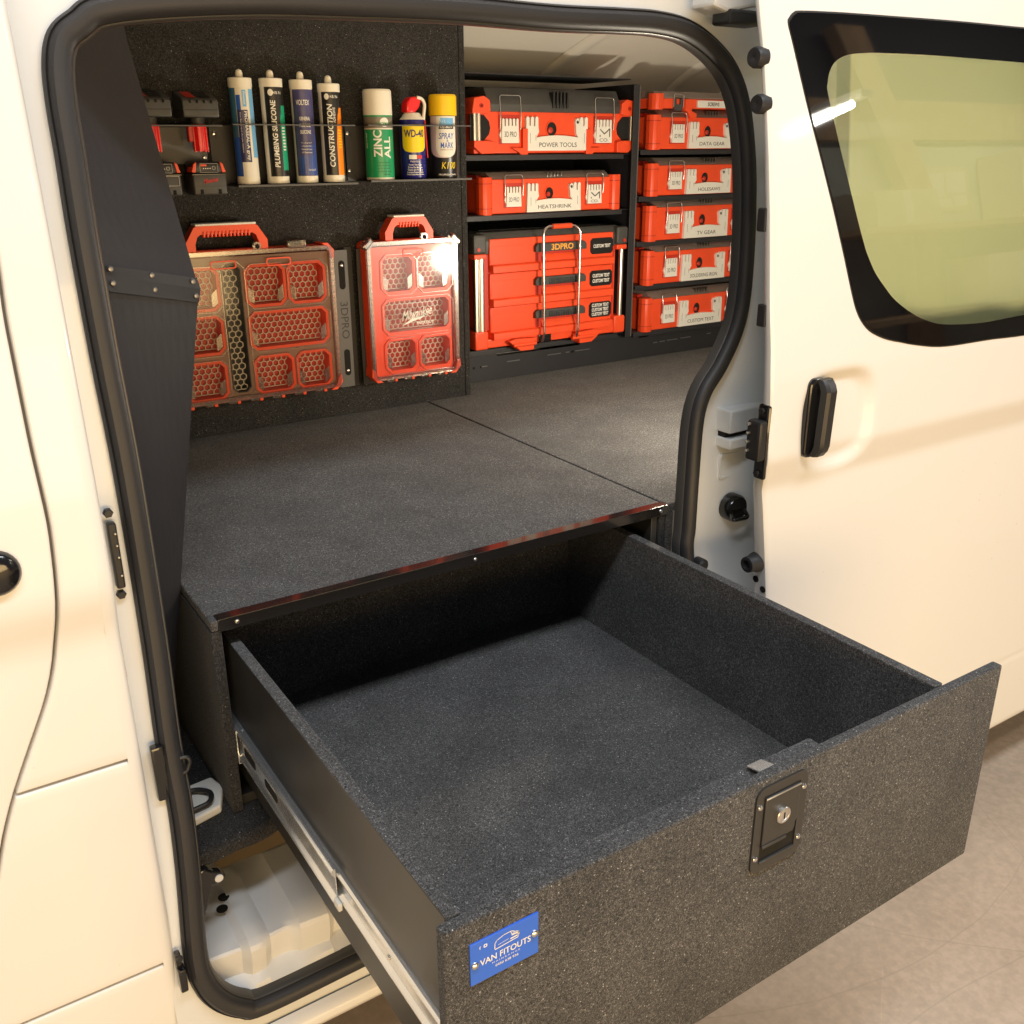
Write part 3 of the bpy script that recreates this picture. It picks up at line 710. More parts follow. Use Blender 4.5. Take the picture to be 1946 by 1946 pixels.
# handle
g = [at_surf(px, py, lambda z: dside(z)-.02) for px, py in ((1547, 790), (1616, 780), (1590, 717), (1578, 867))]
bx0, bx1, bz0, bz1 = g[0].x, g[1].x, g[3].z, g[2].z; hy = dside(hcz)
hb_ = prism('handle', rrect(bx0, bx0+.046, bz0, bz1, .016, 5), hy-.004, hy+.02, 'black_gloss', door, 'y', .004)
gx0, gx1 = bx0+.016, bx0+.050
V, F = [], []
for k, z in enumerate(frange(bz0+.004, bz1-.002, 15)):
    t = (z-bz0)/(bz1-bz0); o = .026*min(1, math.sin(math.pi*min(max((t+.03)/1.06, 0), 1))*2.2)**.6; sh = .005*(t-.5)
    for (x, y) in ((gx0+sh, hy-o+.012), (gx0+.003+sh, hy-o), (gx0+.010+sh, hy-o-.004), (gx1-.006+sh, hy-o-.003), (gx1+sh, hy-o+.002), (gx1+sh, hy-o+.012)): V.append((x, y, z))
F = [(i*6+k, i*6+(k+1) % 6, (i+1)*6+(k+1) % 6, (i+1)*6+k) for i in range(14) for k in range(6)] + [tuple(range(6)), tuple(range(84, 90))[::-1]]
bm = bmesh.new(); vv = [bm.verts.new(v) for v in V]
for f in F: bm.faces.new([vv[q] for q in f])
bmesh.ops.recalc_face_normals(bm, faces=bm.faces)
from_bm('handle_grip', bm, 'black_plastic', hb_, 'auto')
# hardware on the leading edge
def edge_pt(py, back=.5):
    z = at_surf(1450, py, dside).z; return Vector((leadx(z), dside(z)+.004+edge_t(z)*back, z))
for py, r in ((108, .017), (197, .016)):
    p = edge_pt(py)
    s = lathe('rubber_stop', [(r, .008), (r, -.009), (r*.88, -.014), (r*.3, -.0145), (.0002, -.012)], 'rubber', door, 20, (p.x, p.y+.004, p.z), 'x')
for py in (420, 605):
    p = edge_pt(py); box('edge_buffer', p.x-.004, p.x+.006, p.y, p.y+.02, p.z-.02, p.z+.02, 'rubber', door, .003)
p = edge_pt(843); q0, q1 = edge_pt(775), edge_pt(912)
lt = box('door_latch', p.x-.006, p.x+.004, p.y-.012, p.y+.016, q1.z, q0.z, 'black_gloss', door, .005)
m0, m1 = edge_pt(803), edge_pt(880)
box('latch_body', p.x-.026, p.x-.004, p.y-.012, p.y+.022, m1.z, m0.z, 'black_plastic', lt, .006)
for k in range(4):
    lathe('contact_pin', [(.0032, 0), (.0032, -.005), (.002, -.007), (.0002, -.007)], 'alu', lt, 8, (p.x-.026, p.y+.014, m0.z-.008-k*.017), 'x')
for zq in (q0.z-.012, q1.z+.012): lathe('bolt', [(.006, 0), (.006, -.005), (.0002, -.006)], 'black_plastic', lt, 6, (p.x-.006, p.y+.004, zq), 'x')
p = edge_pt(1078)
lathe('guide_cone', [(.021, .004), (.021, -.004), (.017, -.018), (.016, -.030), (.010, -.031), (.009, -.022), (.0002, -.022)], 'rubber', door, 20, (p.x+.002, p.y+.006, p.z), 'x')
for py, bk in ((1112, .75), (1126, .2)):
    p = edge_pt(py, bk); lathe('edge_plug', [(.007, .002), (.007, -.002), (.0002, -.003)], 'hole_black', door, 14, (p.x, p.y, p.z), 'x')

def settle(root, loc):
    loc = Vector(loc); root.location = loc
    for ch in root.children: ch.location = ch.location - loc

# ================================================================== bench cabinet
cab = thing('storage_cabinet', 'low carpeted cabinet with flat bench top filling the van floor', 'cabinet')
WT = .95
box('bench_top', -.012, WT-.0015, .0233, 1.20, -.020, -.0012, 'carpet', cab, .003)
box('bench_top', WT+.0015, 2.6, .0035, 1.62, -.020, -.0002, 'carpet', cab, .004)
box('bench_top_edge', -.012, .0, .0006, .0233, -.020, -.0012, 'carpet', cab, .003)
V = [(0, .0233, .0), (0, 0, .0), (0, 0, -.0211), (0, .002, -.0211), (0, .002, -.002), (0, .0233, -.002)]
tr = prism('edge_trim', [(v[1], v[2]) for v in V], 0.0, WT, 'trim_gloss', cab, 'x', .0005)
for sx in (.030, .478, .930): screw(tr, sx, -.0001, -.0105, .0042, 'steel', .003)
# cabinet sides, mid divider, base and back
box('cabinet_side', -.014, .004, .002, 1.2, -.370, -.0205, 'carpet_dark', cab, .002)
box('cabinet_side', .912, .927, .006, 1.2, -.370, -.0215, 'film_ply', cab, .001)
box('cabinet_side', .931, .946, .003, 1.2, -.370, -.0215, 'carpet_dark', cab, .001)
box('cabinet_side', .951, .971, .004, 1.2, -.370, -.0205, 'carpet', cab, .002)
box('cabinet_base', .0045, .9115, .02, 1.2, -.370, -.352, 'film_ply', cab)
box('cabinet_back', .0045, .9115, 1.15, 1.165, -.351, -.021, 'film_ply', cab)
# fixed slide channels in the cabinet
def channel(name, x, y0, y1, z0, z1, mat, parent, d=.010, t=.0018, flip=1):
    p = [(x, z0), (x+flip*d, z0), (x+flip*d, z0+t), (x+flip*t, z0+t), (x+flip*t, z1-t), (x+flip*d, z1-t), (x+flip*d, z1), (x, z1)]
    return prism(name, p, y0, y1, mat, parent, 'y')
channel('slide_channel', .0043, -.004, .75, -.272, -.208, 'zinc', cab, .013, .0016)
channel('slide_channel', .9117, -.004, .75, -.272, -.208, 'zinc', cab, .013, .0016, -1)
settle(cab, (.47, .6, -.372))

# ================================================================== pulled out drawer
dr = thing('drawer', 'deep open carpeted drawer pulled out through the van doorway', 'drawer')
PY, PT = -.7156, .0175
box('drawer_front', .0073, 1.0115, PY, PY+PT, -.4253, -.0591, 'carpet', dr, .0035, 3)
def lined_side(x0, x1, inner):
    bm = bmesh.new(); bm_box(bm, x0, x1, PY+PT+.0002, .248, -.3306, -.0576, .002, 2); bm.normal_update()
    s = 1 if inner > 0 else -1
    for f in bm.faces:
        out = f.normal.x*s < -.5 or f.normal.z < -.5
        f.material_index = 1 if out else 0
    return from_bm('drawer_side', bm, ['carpet', 'film_ply'], dr, 'auto')
lined_side(.0199, .0389, 1); lined_side(.8628, .8824, -1)
box('drawer_back', .0389, .8628, .230, .248, -.320, -.0576, 'carpet', dr, .002)
box('drawer_bottom', .0389, .8628, PY+PT+.0002, .2299, -.3295, -.312, 'carpet', dr)
box('front_lining', .0392, .632, PY+PT+.0002, -.660, -.3118, -.0815, 'carpet', dr, .003)
# slides
def slide(side):
    xo = .0198 if side > 0 else .8826; f = -side
    # inner member fixed to the drawer, full length, rolled lips
    def lip(cz, r, depth, a0, a1, n=7): return [(xo+f*(depth+r*math.sin(math.radians(a))), cz+r*math.cos(math.radians(a))) for a in frange(a0, a1, n)]
    p = [(xo, -.2095)] + lip(-.2150, .0055, .0022, 0, 150) + [(xo+f*.0026, -.2225), (xo+f*.0022, -.2360), (xo+f*.0026, -.2455)] + lip(-.2530, .0055, .0022, 30, 180) + [(xo, -.2585)]
    a = prism('slide_runner', p, -.690, .240, 'zinc', dr, 'y', 0, True)
    # middle member, half out of the cabinet
    q = [(xo+f*.0078, -.2050)] + lip(-.2105, .0055, .0088, 0, 140) + [(xo+f*.0098, -.2200), (xo+f*.0092, -.2360), (xo+f*.0098, -.2490)] + lip(-.2590, .0060, .0086, 35, 180) + [(xo+f*.0078, -.2650)]
    b = prism('slide_middle', q, -.402, .32, 'zinc', dr, 'y', 0, True)
    box('slide_stop', min(xo+f*.008, xo+f*.014), max(xo+f*.008, xo+f*.014), -.418, -.4022, -.2640, -.2520, 'white_plastic', b, .001)
    for yy in (-.15, -.05): prism('slide_slot', rrect(yy-.028, yy+.028, -.2450, -.2290, .006, 4), min(xo+f*.0088, xo+f*.0100), max(xo+f*.0088, xo+f*.0100), 'hole_black', b, 'x')
    for yy in (-.55, -.30): screw_ = lathe('screw', [(.0035, 0), (.0035, f*.0012), (.0002, f*.0016)], 'steel', a, 10, (xo+f*.0028, yy, -.236), 'x')
slide(1); slide(-1)
# recessed paddle latch
lx0, lx1, lz0, lz1 = .4665, .5635, -.2065, -.0700
LP = ring_prism('paddle_latch', rrect(lx0, lx1, lz0, lz1, .016, 5), rrect(.4805, .5495, -.1925, -.0845, .002, 5), PY-.0030, PY+.0005, 'latch_black', dr)
mesh('latch_well', [(.4805, PY-.0004, -.1925), (.5495, PY-.0004, -.1925), (.5495, PY-.0004, -.0845), (.4805, PY-.0004, -.0845)], [(0, 1, 2, 3)], 'gap_black', LP)
pd = [(.4820, -.0862), (.5480, -.0862), (.5480, -.1430), (.5445, -.1490), (.5445, -.1560), (.5415, -.1620), (.4820, -.1620)]
pdl = prism('paddle', pd, PY-.0052, PY-.0010, 'latch_black', LP, 'y', .0010)
box('paddle_lip', .4820, .5280, PY-.0066, PY-.0030, -.1668, -.1622, 'latch_black', LP, .0008)
box('well_edge', .4815, .5485, PY-.0046, PY-.0008, -.1922, -.1895, 'latch_black', LP, .0008)
box('paddle_top', .4822, .5478, PY-.0062, PY-.0050, -.0890, -.0866, 'alu', LP, .0005)
lathe('lock_barrel', [(.0125, 0), (.0125, -.003), (.0115, -.0042), (.0090, -.0045), (.0090, -.0036), (.0078, -.0040), (.0002, -.0040)], 'alu', LP, 24, (.516, PY-.0052, -.124), 'y')
box('keyhole', .5152, .5168, PY-.0099, PY-.0090, -.129, -.119, 'hole_black', LP)
for sx, sz in ((.4735, -.0975), (.5565, -.0975), (.5565, -.1800), (.4735, -.1800)): screw(LP, sx, PY-.003, sz, .0042, 'steel', .0026)
# catch hook behind the front
hk = prism('catch_hook', [(-.6900, -.0690), (-.6660, -.0745), (-.6665, -.0765), (-.6860, -.0725), (-.6860, -.0812), (-.6900, -.0812)], .500, .528, 'zinc', dr, 'x', .0006)
# maker badge
BD = box('badge', .0375, .1260, PY-.0022, PY+.0003, -.1455, -.0885, 'badge_blue', dr, .0005)
yb = PY-.0024
lettering('VAN FITOUTS', .066, .0085, flat(.0825, yb, -.1190), 'ink_white', BD, weight=.012)
lettering('M A I N R A N G E', .036, .0022, flat(.083, yb, -.1268), 'ink_white', BD)
lettering('0450 638 936', .030, .0034, flat(.084, yb, -.1325), 'ink_white', BD, weight=.01)
lettering('f', .0022, .0042, flat(.0500, yb, -.0975), 'ink_white', BD, weight=.01)
ring_prism('icon', rrect(.0545, .0590, -.0998, -.0955, .0012, 3), rrect(.0555, .0580, -.0988, -.0965, .0006, 3), yb, yb+.0002, 'ink_white', BD)
def line_art(pts, r, parent, mat='ink_white', closed=False):
    V, F = [], []
    P = [Vector((p[0], 0, p[1])) for p in pts]; n = len(P)
    for i in range(n if closed else n-1):
        a, b = P[i], P[(i+1) % n]; d = (b-a).normalized(); s = Vector((-d.z, 0, d.x))*r
        k = len(V); V += [a-s-d*r*.5, a+s-d*r*.5, b+s+d*r*.5, b-s+d*r*.5]; F.append((k, k+1, k+2, k+3))
    return mesh('line_art', [(v.x, yb, v.z) for v in V], F, mat, parent)
line_art([(.0685, -.1090), (.0685, -.1020), (.0710, -.0985), (.0800, -.0955), (.0900, -.0952), (.0950, -.0985), (.0990, -.1000), (.1000, -.1040), (.0985, -.1070)], .0005, BD)
line_art([(.0890, -.0960), (.0905, -.0995), (.0945, -.0990)], .0004, BD)
line_art([(.0690, -.1100), (.0985, -.1080)], .0006, BD)
line_art([(.0905, -.1010), (.0990, -.1015), (.0985, -.1050), (.0890, -.1055)], .0009, BD, 'ink_white')
line_art([(.0730, -.1055), (.0860, -.1040)], .0003, BD)
for sx, sz in ((.0432, -.1180), (.1205, -.1150)): lathe('screw', [(.0048, 0), (.0045, -.0016), (.003, -.0030), (.0002, -.0034)], 'steel', BD, 14, (sx, PY-.0022, sz), 'y')
settle(dr, (.5, -.24, -.4253))

# ================================================================== black steel divider wing behind the front pillar
dv = thing('divider_wing', 'black folded steel divider wing behind the front door pillar', 'divider')
def quad_sheet(name, TL, TR, BR, BL, mat, parent, t=.0025, n=10):
    TL, TR, BR, BL = map(Vector, (TL, TR, BR, BL)); V, F = [], []
    nn = (TR-TL).cross(BL-TL).normalized()
    if nn.y > 0: nn = -nn
    for s in (0, 1):
        for i in range(n+1):
            for k in range(n+1):
                a = TL.lerp(BL, i/n); b = TR.lerp(BR, i/n); V.append(a.lerp(b, k/n)-nn*t*s)
    m = n+1
    for i in range(n):
        for k in range(n):
            F.append((i*m+k, (i+1)*m+k, (i+1)*m+k+1, i*m+k+1)); o = m*m; F.append((o+i*m+k, o+i*m+k+1, o+(i+1)*m+k+1, o+(i+1)*m+k))
    for i in range(n): F.append((i*m+n, (i+1)*m+n, m*m+(i+1)*m+n, m*m+i*m+n))
    for k in range(n): F.append((k, k+1, m*m+k+1, m*m+k)); 
    return mesh(name, V, F, mat, parent)
YR, YL = .20, .035
uTL, uTR, uBR, uBL = at(128, 64, 'y', .085), at(241, 76, 'y', .30), at(378, 549, 'y', .125), at(190, 522, 'y', .022)
lTL, lTR, lBR, lBL = at(190, 524, 'y', .023), at(377, 553, 'y', .126), Vector((-.0165, .162, -.010)), Vector((-.112, .06, -.36))
YR, YL = .125, .022
up = quad_sheet('upper_panel', uTL, uTR, uBR, uBL, 'divider_coat', dv)
lo = quad_sheet('lower_panel', lTL, lTR, lBR, lBL, 'divider_coat', dv)
tp = quad_sheet('top_flange', at(132, 40, 'y', .105), at(236, 50, 'y', .31), uTR, uTL, 'divider_coat', dv)
def off(p, d): return Vector(p)+Vector((d*.6, -d, 0))
b1 = quad_sheet('joint_angle', off(at(192, 503, 'y', YL), .003), off(at(371, 528, 'y', YR), .003), off(uBR, .0035), off(uBL, .0035), 'divider_coat', dv)
b2 = quad_sheet('joint_angle', off(uBL, .0035), off(uBR, .0035), off(at(374, 575, 'y', YR), .003), off(at(199, 553, 'y', YL), .003), 'divider_coat', dv)
for (c1, c2, par) in (((205, 511), (362, 535), b1), ((210, 538), (368, 562), b2)):
    for t in (0.0, .5, 1.0):
        px, py = c1[0]+(c2[0]-c1[0])*t, c1[1]+(c2[1]-c1[1])*t; p = off(at(px, py, 'y', YL+(YR-YL)*(px-195)/(375-195)), .004)
        lathe('rivet', [(.0045, .001), (.0042, -.001), (.0028, -.0028), (.0002, -.0032)], 'wire_grey', par, 12, p, 'y')
settle(dv, (-.04, .12, -.36))

# ================================================================== carpeted board on the far side
bd = thing('tool_board', 'tall black carpeted board standing on the bench behind the cans', 'board')
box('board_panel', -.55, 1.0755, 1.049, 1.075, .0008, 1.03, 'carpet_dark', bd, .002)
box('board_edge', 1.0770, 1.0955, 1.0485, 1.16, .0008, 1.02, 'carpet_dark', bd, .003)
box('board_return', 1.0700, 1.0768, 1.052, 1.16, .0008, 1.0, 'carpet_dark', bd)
settle(bd, (.3, 1.06, .0))

# ---- racks for cans
def hole_plate(name, x0, x1, y0, y1, z, t, cells, r, mat, parent, seg=24):
    bm = bmesh.new(); n = len(cells); w = (x1-x0)/n
    for i, cx in enumerate(cells):
        a, b = x0+w*i, x0+w*(i+1); cy = (y0+y1)/2
        for zz in (z, z+t):
            R, O = [], []
            for k in range(seg):
                an = 2*math.pi*k/seg; c, s = math.cos(an), math.sin(an); R.append(bm.verts.new((cx+r*c, cy+r*s, zz)))
                sc = min(((b-cx) if c > 0 else (cx-a))/max(abs(c), 1e-6), ((y1-cy) if s > 0 else (cy-y0))/max(abs(s), 1e-6)); O.append(bm.verts.new((cx+sc*c, cy+sc*s, zz)))
            for k in range(seg):
                j = (k+1) % seg; bm.faces.new((R[k], R[j], O[j], O[k]))
            if zz == z: R0, O0 = R, O
        for k in range(seg):
            j = (k+1) % seg; bm.faces.new((R0[k], R0[j], R[j], R[k])); bm.faces.new((O0[k], O0[j], O[j], O[k]))
    bmesh.ops.recalc_face_normals(bm, faces=bm.faces)
    return from_bm(name, bm, mat, parent)
tubes_x = (.4545, .5290, .6040, .6755); cans_x = (.8055, .9030, .9950)
def rack(name, label, x0, x1, cells, r, zb, zt, group):
    t = thing(name, label, 'rack', group=group)
    box('back_plate', x0-.030, x1+.012, 1.0445, 1.0487, zb-.003, zt+.004, 'powder_coat', t, .001)
    box('shelf', x0, x1, .957, 1.0445, zb-.0035, zb-.0005, 'powder_coat', t, .0006)
    box('front_lip', x0, x1, .9545, .9572, zb-.0040, zb+.0008, 'powder_light', t, .0004)
    hole_plate('hole_plate', x0, x1, .9565, 1.0395, zt, .0022, cells, r, 'powder_coat', t)
    box('guard_edge', x0, x1, .9540, .9563, zt-.0004, zt+.0026, 'powder_light', t, .0004)
    for sz in (zb+.022, zt-.018):
        for sx in (x0-.018, x0+.002): screw(t, sx, 1.0445, sz, .0058, 'steel', .003) if sx < x0 else None
    settle(t, ((x0+x1)/2, 1.045, zb)); return t
rack('cartridge_rack', 'black steel rack holding the four sealant cartridges', .414, .722, tubes_x, .0285, .6200, .7530, 'wall racks')
rack('can_rack', 'black steel rack holding the three spray cans', .758, 1.056, cans_x, .0385, .6240, .7540, 'wall racks')

# ---- cylinder label helpers (phi = 0 faces -Y)
def on_cyl(r, phi0, z0):
    f = lambda u, v: (r*math.sin(phi0+u/r), -r*math.cos(phi0+u/r), z0+v)
    f.cyl = True; return f
def cyl_patch(name, r, rowsuv, phi0, mat, parent, nu=8):
    """rowsuv: list of (v, uleft, uright)"""
    V, F = [], []; f = on_cyl(r, phi0, 0)
    for v, a, b in rowsuv:
        for k in range(nu+1): V.append(f(a+(b-a)*k/nu, v))
    m = nu+1
    for i in range(len(rowsuv)-1):
        for k in range(nu): F.append((i*m+k, i*m+k+1, (i+1)*m+k+1, (i+1)*m+k))
    return mesh(name, V, F, mat, parent, True)
def wrap(name, r, z0, z1, a0, a1, mat, parent): # angles in degrees about the facing direction
    return cyl_patch(name, r, [(z0, r*math.radians(a0), r*math.radians(a1)), (z1, r*math.radians(a0), r*math.radians(a1))], 0, mat, parent, 24)
def cartridge(x, z, h, label, lead):
    t = thing('sealant_cartridge', label, 'cartridge', (x, .998, z), 'sealant cartridges in the rack')
    r = .0262
    b = lathe('barrel', [(r-.0015, 0), (r, .002), (r, h-.002), (r-.0008, h)], 'cap_cream', t, 40)
    lathe('shoulder', [(r+.0012, h-.0195), (r+.0012, h-.001), (r-.001, h), (.0002, h)], 'cap_cream', t, 40)
    lathe('nozzle_stub', [(.0085, h), (.0085, h+.010), (.0065, h+.016), (.003, h+.0185), (.0002, h+.019)], 'cap_cream', t, 20)
    lathe('base_ring', [(r+.0004, 0), (r+.0004, .014), (r-.0005, .0148), (.0002, .0148)], 'cap_cream', t, 40)
    return t, r
FC = math.radians(-19)
f1 = math.radians(-17)
t, r = cartridge(tubes_x[0], .6215, .2345, 'white and blue sealant cartridge with lettering running downwards, leftmost in the rack', 0)
rr = r+.0003
wrap('label_band', rr, .018, .105, -120, -42, 'label_blue', t); wrap('label_band', rr, .105, .212, -120, -48, 'label_teal', t)
wrap('label_panel', rr+.0001, .050, .165, -46, 8, 'navy', t)
wrap('label_panel', rr+.0001, .165, .197, -46, -24, 'label_blue', t)
wrap('label_panel', rr+.0001, .018, .050, -30, 14, 'white_plastic', t)
wrap('label_panel', rr+.0001, .172, .208, -14, 6, 'label_sky', t)
wrap('label_band', rr, .06, .21, 22, 60, 'label_sky', t)
lettering('PROMASEAL-A grey', .108, .0095, on_cyl(rr+.0004, math.radians(-5), .108), 'ink_white', t, -90, weight=.015)
lettering('Fire Rated and Acrylic Sealant', .088, .0042, on_cyl(rr+.0004, math.radians(-31), .115), 'ink_white', t, -90)
lettering('Promat', .028, .005, on_cyl(rr+.0004, math.radians(-4), .190), 'ink_white', t, -90, weight=.01)
t, r = cartridge(tubes_x[1], .6220, .2350, 'black plumbing silicone cartridge with a green wedge', 0)
rr = r+.0003
wrap('label_panel', rr, .016, .216, -58, 120, 'black_label', t)
lettering('PLUMBING SILICONE', .150, .0125, on_cyl(rr+.0004, math.radians(-17), .112), 'ink_white', t, 90, .12, .02)
lettering('H.B. Ful', .020, .0065, on_cyl(rr+.0004, math.radians(10), .203), 'ink_white', t, weight=.015)
ring_prism  # emblem beside the maker name
cyl_patch('emblem', rr+.0003, [(.2035+.0075*math.cos(a), -.0065*math.sin(a), .0065*math.sin(a)) for a in frange(0.05, 3.09, 9)], math.radians(-25), 'ink_white', t)
cyl_patch('label_wedge', rr+.0002, [(.030, .0, .030), (.10, .001, .030), (.145, .001, .030), (.175, .006, .030)], math.radians(14), 'label_mint', t)
for k in range(9): cyl_patch('label_mark', rr+.0004, [(.075+k*.007, .004, .014), (.0785+k*.007, .004, .014)], math.radians(14), 'ink_white', t, 3)
t, r = cartridge(tubes_x[2], .6220, .2340, 'violet blue general purpose silicone cartridge', 0)
rr = r+.0003
wrap('label_panel', rr, .016, .212, -75, 100, 'label_violet', t)
cyl_patch('label_facet', rr+.0001, [(.018, -.02, .03), (.06, -.02, .03), (.085, -.012, .03), (.11, .01, .03)], math.radians(-10), 'label_blue', t)
lettering('VOLTEX', .033, .012, on_cyl(rr+.0004, math.radians(-17), .183), 'ink_white', t, 0, .05, .015)
for s, z, w in (('GENERAL', .147, .027), ('PURPOSE', .132, .027), ('SILICONE', .117, .027)): lettering(s, w, .0082, on_cyl(rr+.0004, math.radians(-12), z), 'ink_white', t, weight=.015)
for k, s in enumerate(('For all general', 'sealing applications', 'Neutral Cure', 'UV Resistant')): lettering(s, .026, .0034, on_cyl(rr+.0004, math.radians(-12), .092-k*.0072), 'ink_white', t)
lettering('TRANSLUCENT', .022, .0045, on_cyl(rr+.0004, math.radians(12), .030), 'ink_white', t)
t, r = cartridge(tubes_x[3], .6225, .2270, 'black construction adhesive cartridge with an orange wedge, rightmost in the rack', 0)
rr = r+.0003
wrap('label_panel', rr, .016, .210, -66, 120, 'black_label', t)
lettering('CONSTRUCTION', .145, .0135, on_cyl(rr+.0004, math.radians(-24), .108), 'ink_white', t, 90, .12, .02)
lettering('ADHESIVE', .036, .0065, on_cyl(rr+.0004, math.radians(-1), .155), 'ink_white', t, 90, .1, .01)
lettering('H.B. Ful', .020, .0065, on_cyl(rr+.0004, math.radians(3), .197), 'ink_white', t, weight=.015)
cyl_patch('emblem', rr+.0003, [(.1970+.0070*math.cos(a), -.006*math.sin(a), .006*math.sin(a)) for a in frange(0.05, 3.09, 9)], math.radians(-36), 'ink_white', t)
cyl_patch('label_wedge', rr+.0002, [(.016, .0, .034), (.09, .0, .034), (.13, .003, .034), (.155, .007, .034), (.172, .012, .034)], math.radians(6), 'label_orange', t)
for k in range(7): cyl_patch('label_mark', rr+.0004, [(.080+k*.0065, .004, .016), (.083+k*.0065, .004, .016)], math.radians(8), 'cap_yellow', t, 3)

def can(name, x, z, label, r, body_mat):
    t = thing(name, label, 'spray can', (x, .998, z), 'spray cans in the rack'); return t
# zinc can
t = can('spray_can', cans_x[0], .6245, 'green zinc spray can with a tall cream cap', .036, None); r = .0362; rr = r+.0003
lathe('can_body', [(r-.0015, 0), (r, .0025), (r, .158), (r-.004, .164), (.0002, .164)], 'white_plastic', t, 44)
lathe('cap', [(r+.0006, .155), (r+.0002, .211), (r-.003, .2152), (.0002, .2152)], 'cap_cream', t, 44)
wrap('label_panel', rr, .006, .121, -110, 110, 'label_green', t)
wrap('label_panel', rr, .1245, .1505, -110, 110, 'label_grey', t); wrap('label_line', rr+.0001, .1505, .1545, -110, 110, 'label_green', t)
lettering('ZINC', .064, .0225, on_cyl(rr+.0004, math.radians(-31), .087), 'ink_white', t, 90, .0, .025)
lettering('ALL', .052, .0185, on_cyl(rr+.0004, math.radians(9), .078), 'ink_white', t, 90, .0, .025)
lettering('ZINC IT FAST', .038, .0055, on_cyl(rr+.0004, math.radians(-82), .095), 'ink_white', t, 90, 0, .015)
cyl_patch('emblem', rr+.0002, [(.138+.011*math.cos(a), -.012*math.sin(a), .012*math.sin(a)) for a in frange(.05, 3.09, 9)], math.radians(0), 'ink_white', t)
lettering('TRADEMATE', .040, .0075, on_cyl(rr+.0005, math.radians(-2), .1345), 'label_green', t, 0, 0, .02)
for k, s in enumerate(('A premium galvanising', 'paint for touch up', 'and rust protection', 'of iron and steel')): lettering(s, .036, .0034, on_cyl(rr+.0004, math.radians(-8), .042-k*.007), 'ink', t)
lettering('400g Net', .018, .0036, on_cyl(rr+.0004, math.radians(2), .0135), 'ink', t)
# blue and yellow lubricant can with a red swivel nozzle
t = can('spray_can', cans_x[1], .6245, 'blue and yellow lubricant can with a red swivel nozzle', .034, None); r = .0338; rr = r+.0003
lathe('can_body', [(r-.0015, 0), (r, .0025), (r, .1430), (r-.001, .1455), (.0002, .1455)], 'can_blue', t, 44)
lathe('can_dome', [(r-.0005, .1452), (r-.002, .1470), (.026, .1530), (.022, .1595), (.019, .1620), (.0002, .1620)], 'cap_cream', t, 36)
nz = prism('nozzle', [(-.0225, .1620), (-.0215, .1800), (-.0190, .1880), (-.0100, .1990), (.0060, .2010), (.0180, .1960), (.0200, .1880), (.0140, .1740), (.0060, .1660), (.0035, .1620)], -.017, .017, 'red_cap', t, 'y', .004)
tube('nozzle_arm', rounded_path([(.0080, -.016, .1985), (.0230, -.016, .1960), (.0300, -.017, .1830), (.0240, -.019, .1500), (.0235, -.0195, .1420)], .010), .0042, 'cap_cream', nz, 10)
tube('straw', [(.0225, -.0290, .1440), (.0240, -.0300, .1000), (.0270, -.0300, .0520)], .0016, 'red_cap', nz, 8)
sh = []
for k in range(11):
    a = math.pi*k/10; sh.append((.083-.0*k, 0, 0))
cyl_patch('label_shield', rr+.0002, [(.066+.018*(1-math.cos(a)), -.034*math.sin(a)**.6, .034*math.sin(a)**.6) for a in frange(.12, 1.571, 10)] + [(.1330, -.034, .034)], math.radians(-20), 'label_yellow', t, 16)
lettering('WD-40', .056, .0190, on_cyl(rr+.0005, math.radians(-20), .1120), 'navy', t, 0, 0, .03)
wrap('label_strip', rr+.0002, .0495, .0600, -46, -12, 'cap_cream', t); wrap('label_strip', rr+.0002, .0505, .0590, -12, 14, 'ink_red', t)
lettering('Multi-Use', .026, .0044, on_cyl(rr+.0004, math.radians(-20), .0440), 'ink_white', t, 0, .15)
for k, s in enumerate(('Stops Squeaks', 'Drives Out Moisture', 'Cleans and Protects', 'Loosens Rusted Parts', 'Frees Sticky Mechanisms')): lettering(s, .036+.003*k, .0046, on_cyl(rr+.0004, math.radians(-19), .0355-k*.0060), 'ink_white', t, weight=.012)
# marking paint
t = can('spray_can', cans_x[2], .6245, 'black and white line marking spray can with a yellow cap', .036, None); r = .0362; rr = r+.0003
lathe('can_body', [(r-.0015, 0), (r, .0025), (r, .153), (r-.003, .157), (.0002, .157)], 'black_label', t, 44)
lathe('cap', [(r+.0006, .156), (r+.0004, .203), (r-.003, .2075), (.0002, .2078)], 'cap_yellow', t, 44)
cyl_patch('label_shield', rr+.0001, [(.052+.028*(1-math.cos(a)), -.046*math.sin(a)**.7-.0005, .030*math.sin(a)**.7) for a in frange(.1, 1.571, 9)] + [(.1545, -.046, .030)], math.radians(-22), 'label_pink', t, 18)
cyl_patch('label_shield', rr+.0002, [(.054+.026*(1-math.cos(a)), -.030*math.sin(a)**.7, .030*math.sin(a)**.7) for a in frange(.1, 1.571, 9)] + [(.1545, -.026, .030)], math.radians(-16), 'white_plastic', t, 18)
cyl_patch('label_block', rr+.0003, [(.1315, -.020, .020), (.1500, -.017, .020)], math.radians(-14), 'label_sky', t)
cyl_patch('label_block', rr+.0003, [(.1230, -.022, .020), (.1310, -.020, .020)], math.radians(-14), 'black_label', t)
lettering('Dy-Mark', .034, .0066, on_cyl(rr+.0006, math.radians(-14), .1270), 'ink_white', t, 0, .15, .012)
lettering('SPRAY', .042, .0150, on_cyl(rr+.0005, math.radians(-15), .1060), 'label_blue', t, 0, .15, .008)
lettering('&', .006, .0060, on_cyl(rr+.0005, math.radians(-12), .0945), 'label_blue', t)
lettering('MARK', .036, .0145, on_cyl(rr+.0005, math.radians(-13), .0830), 'label_blue', t, 0, .05, .008)
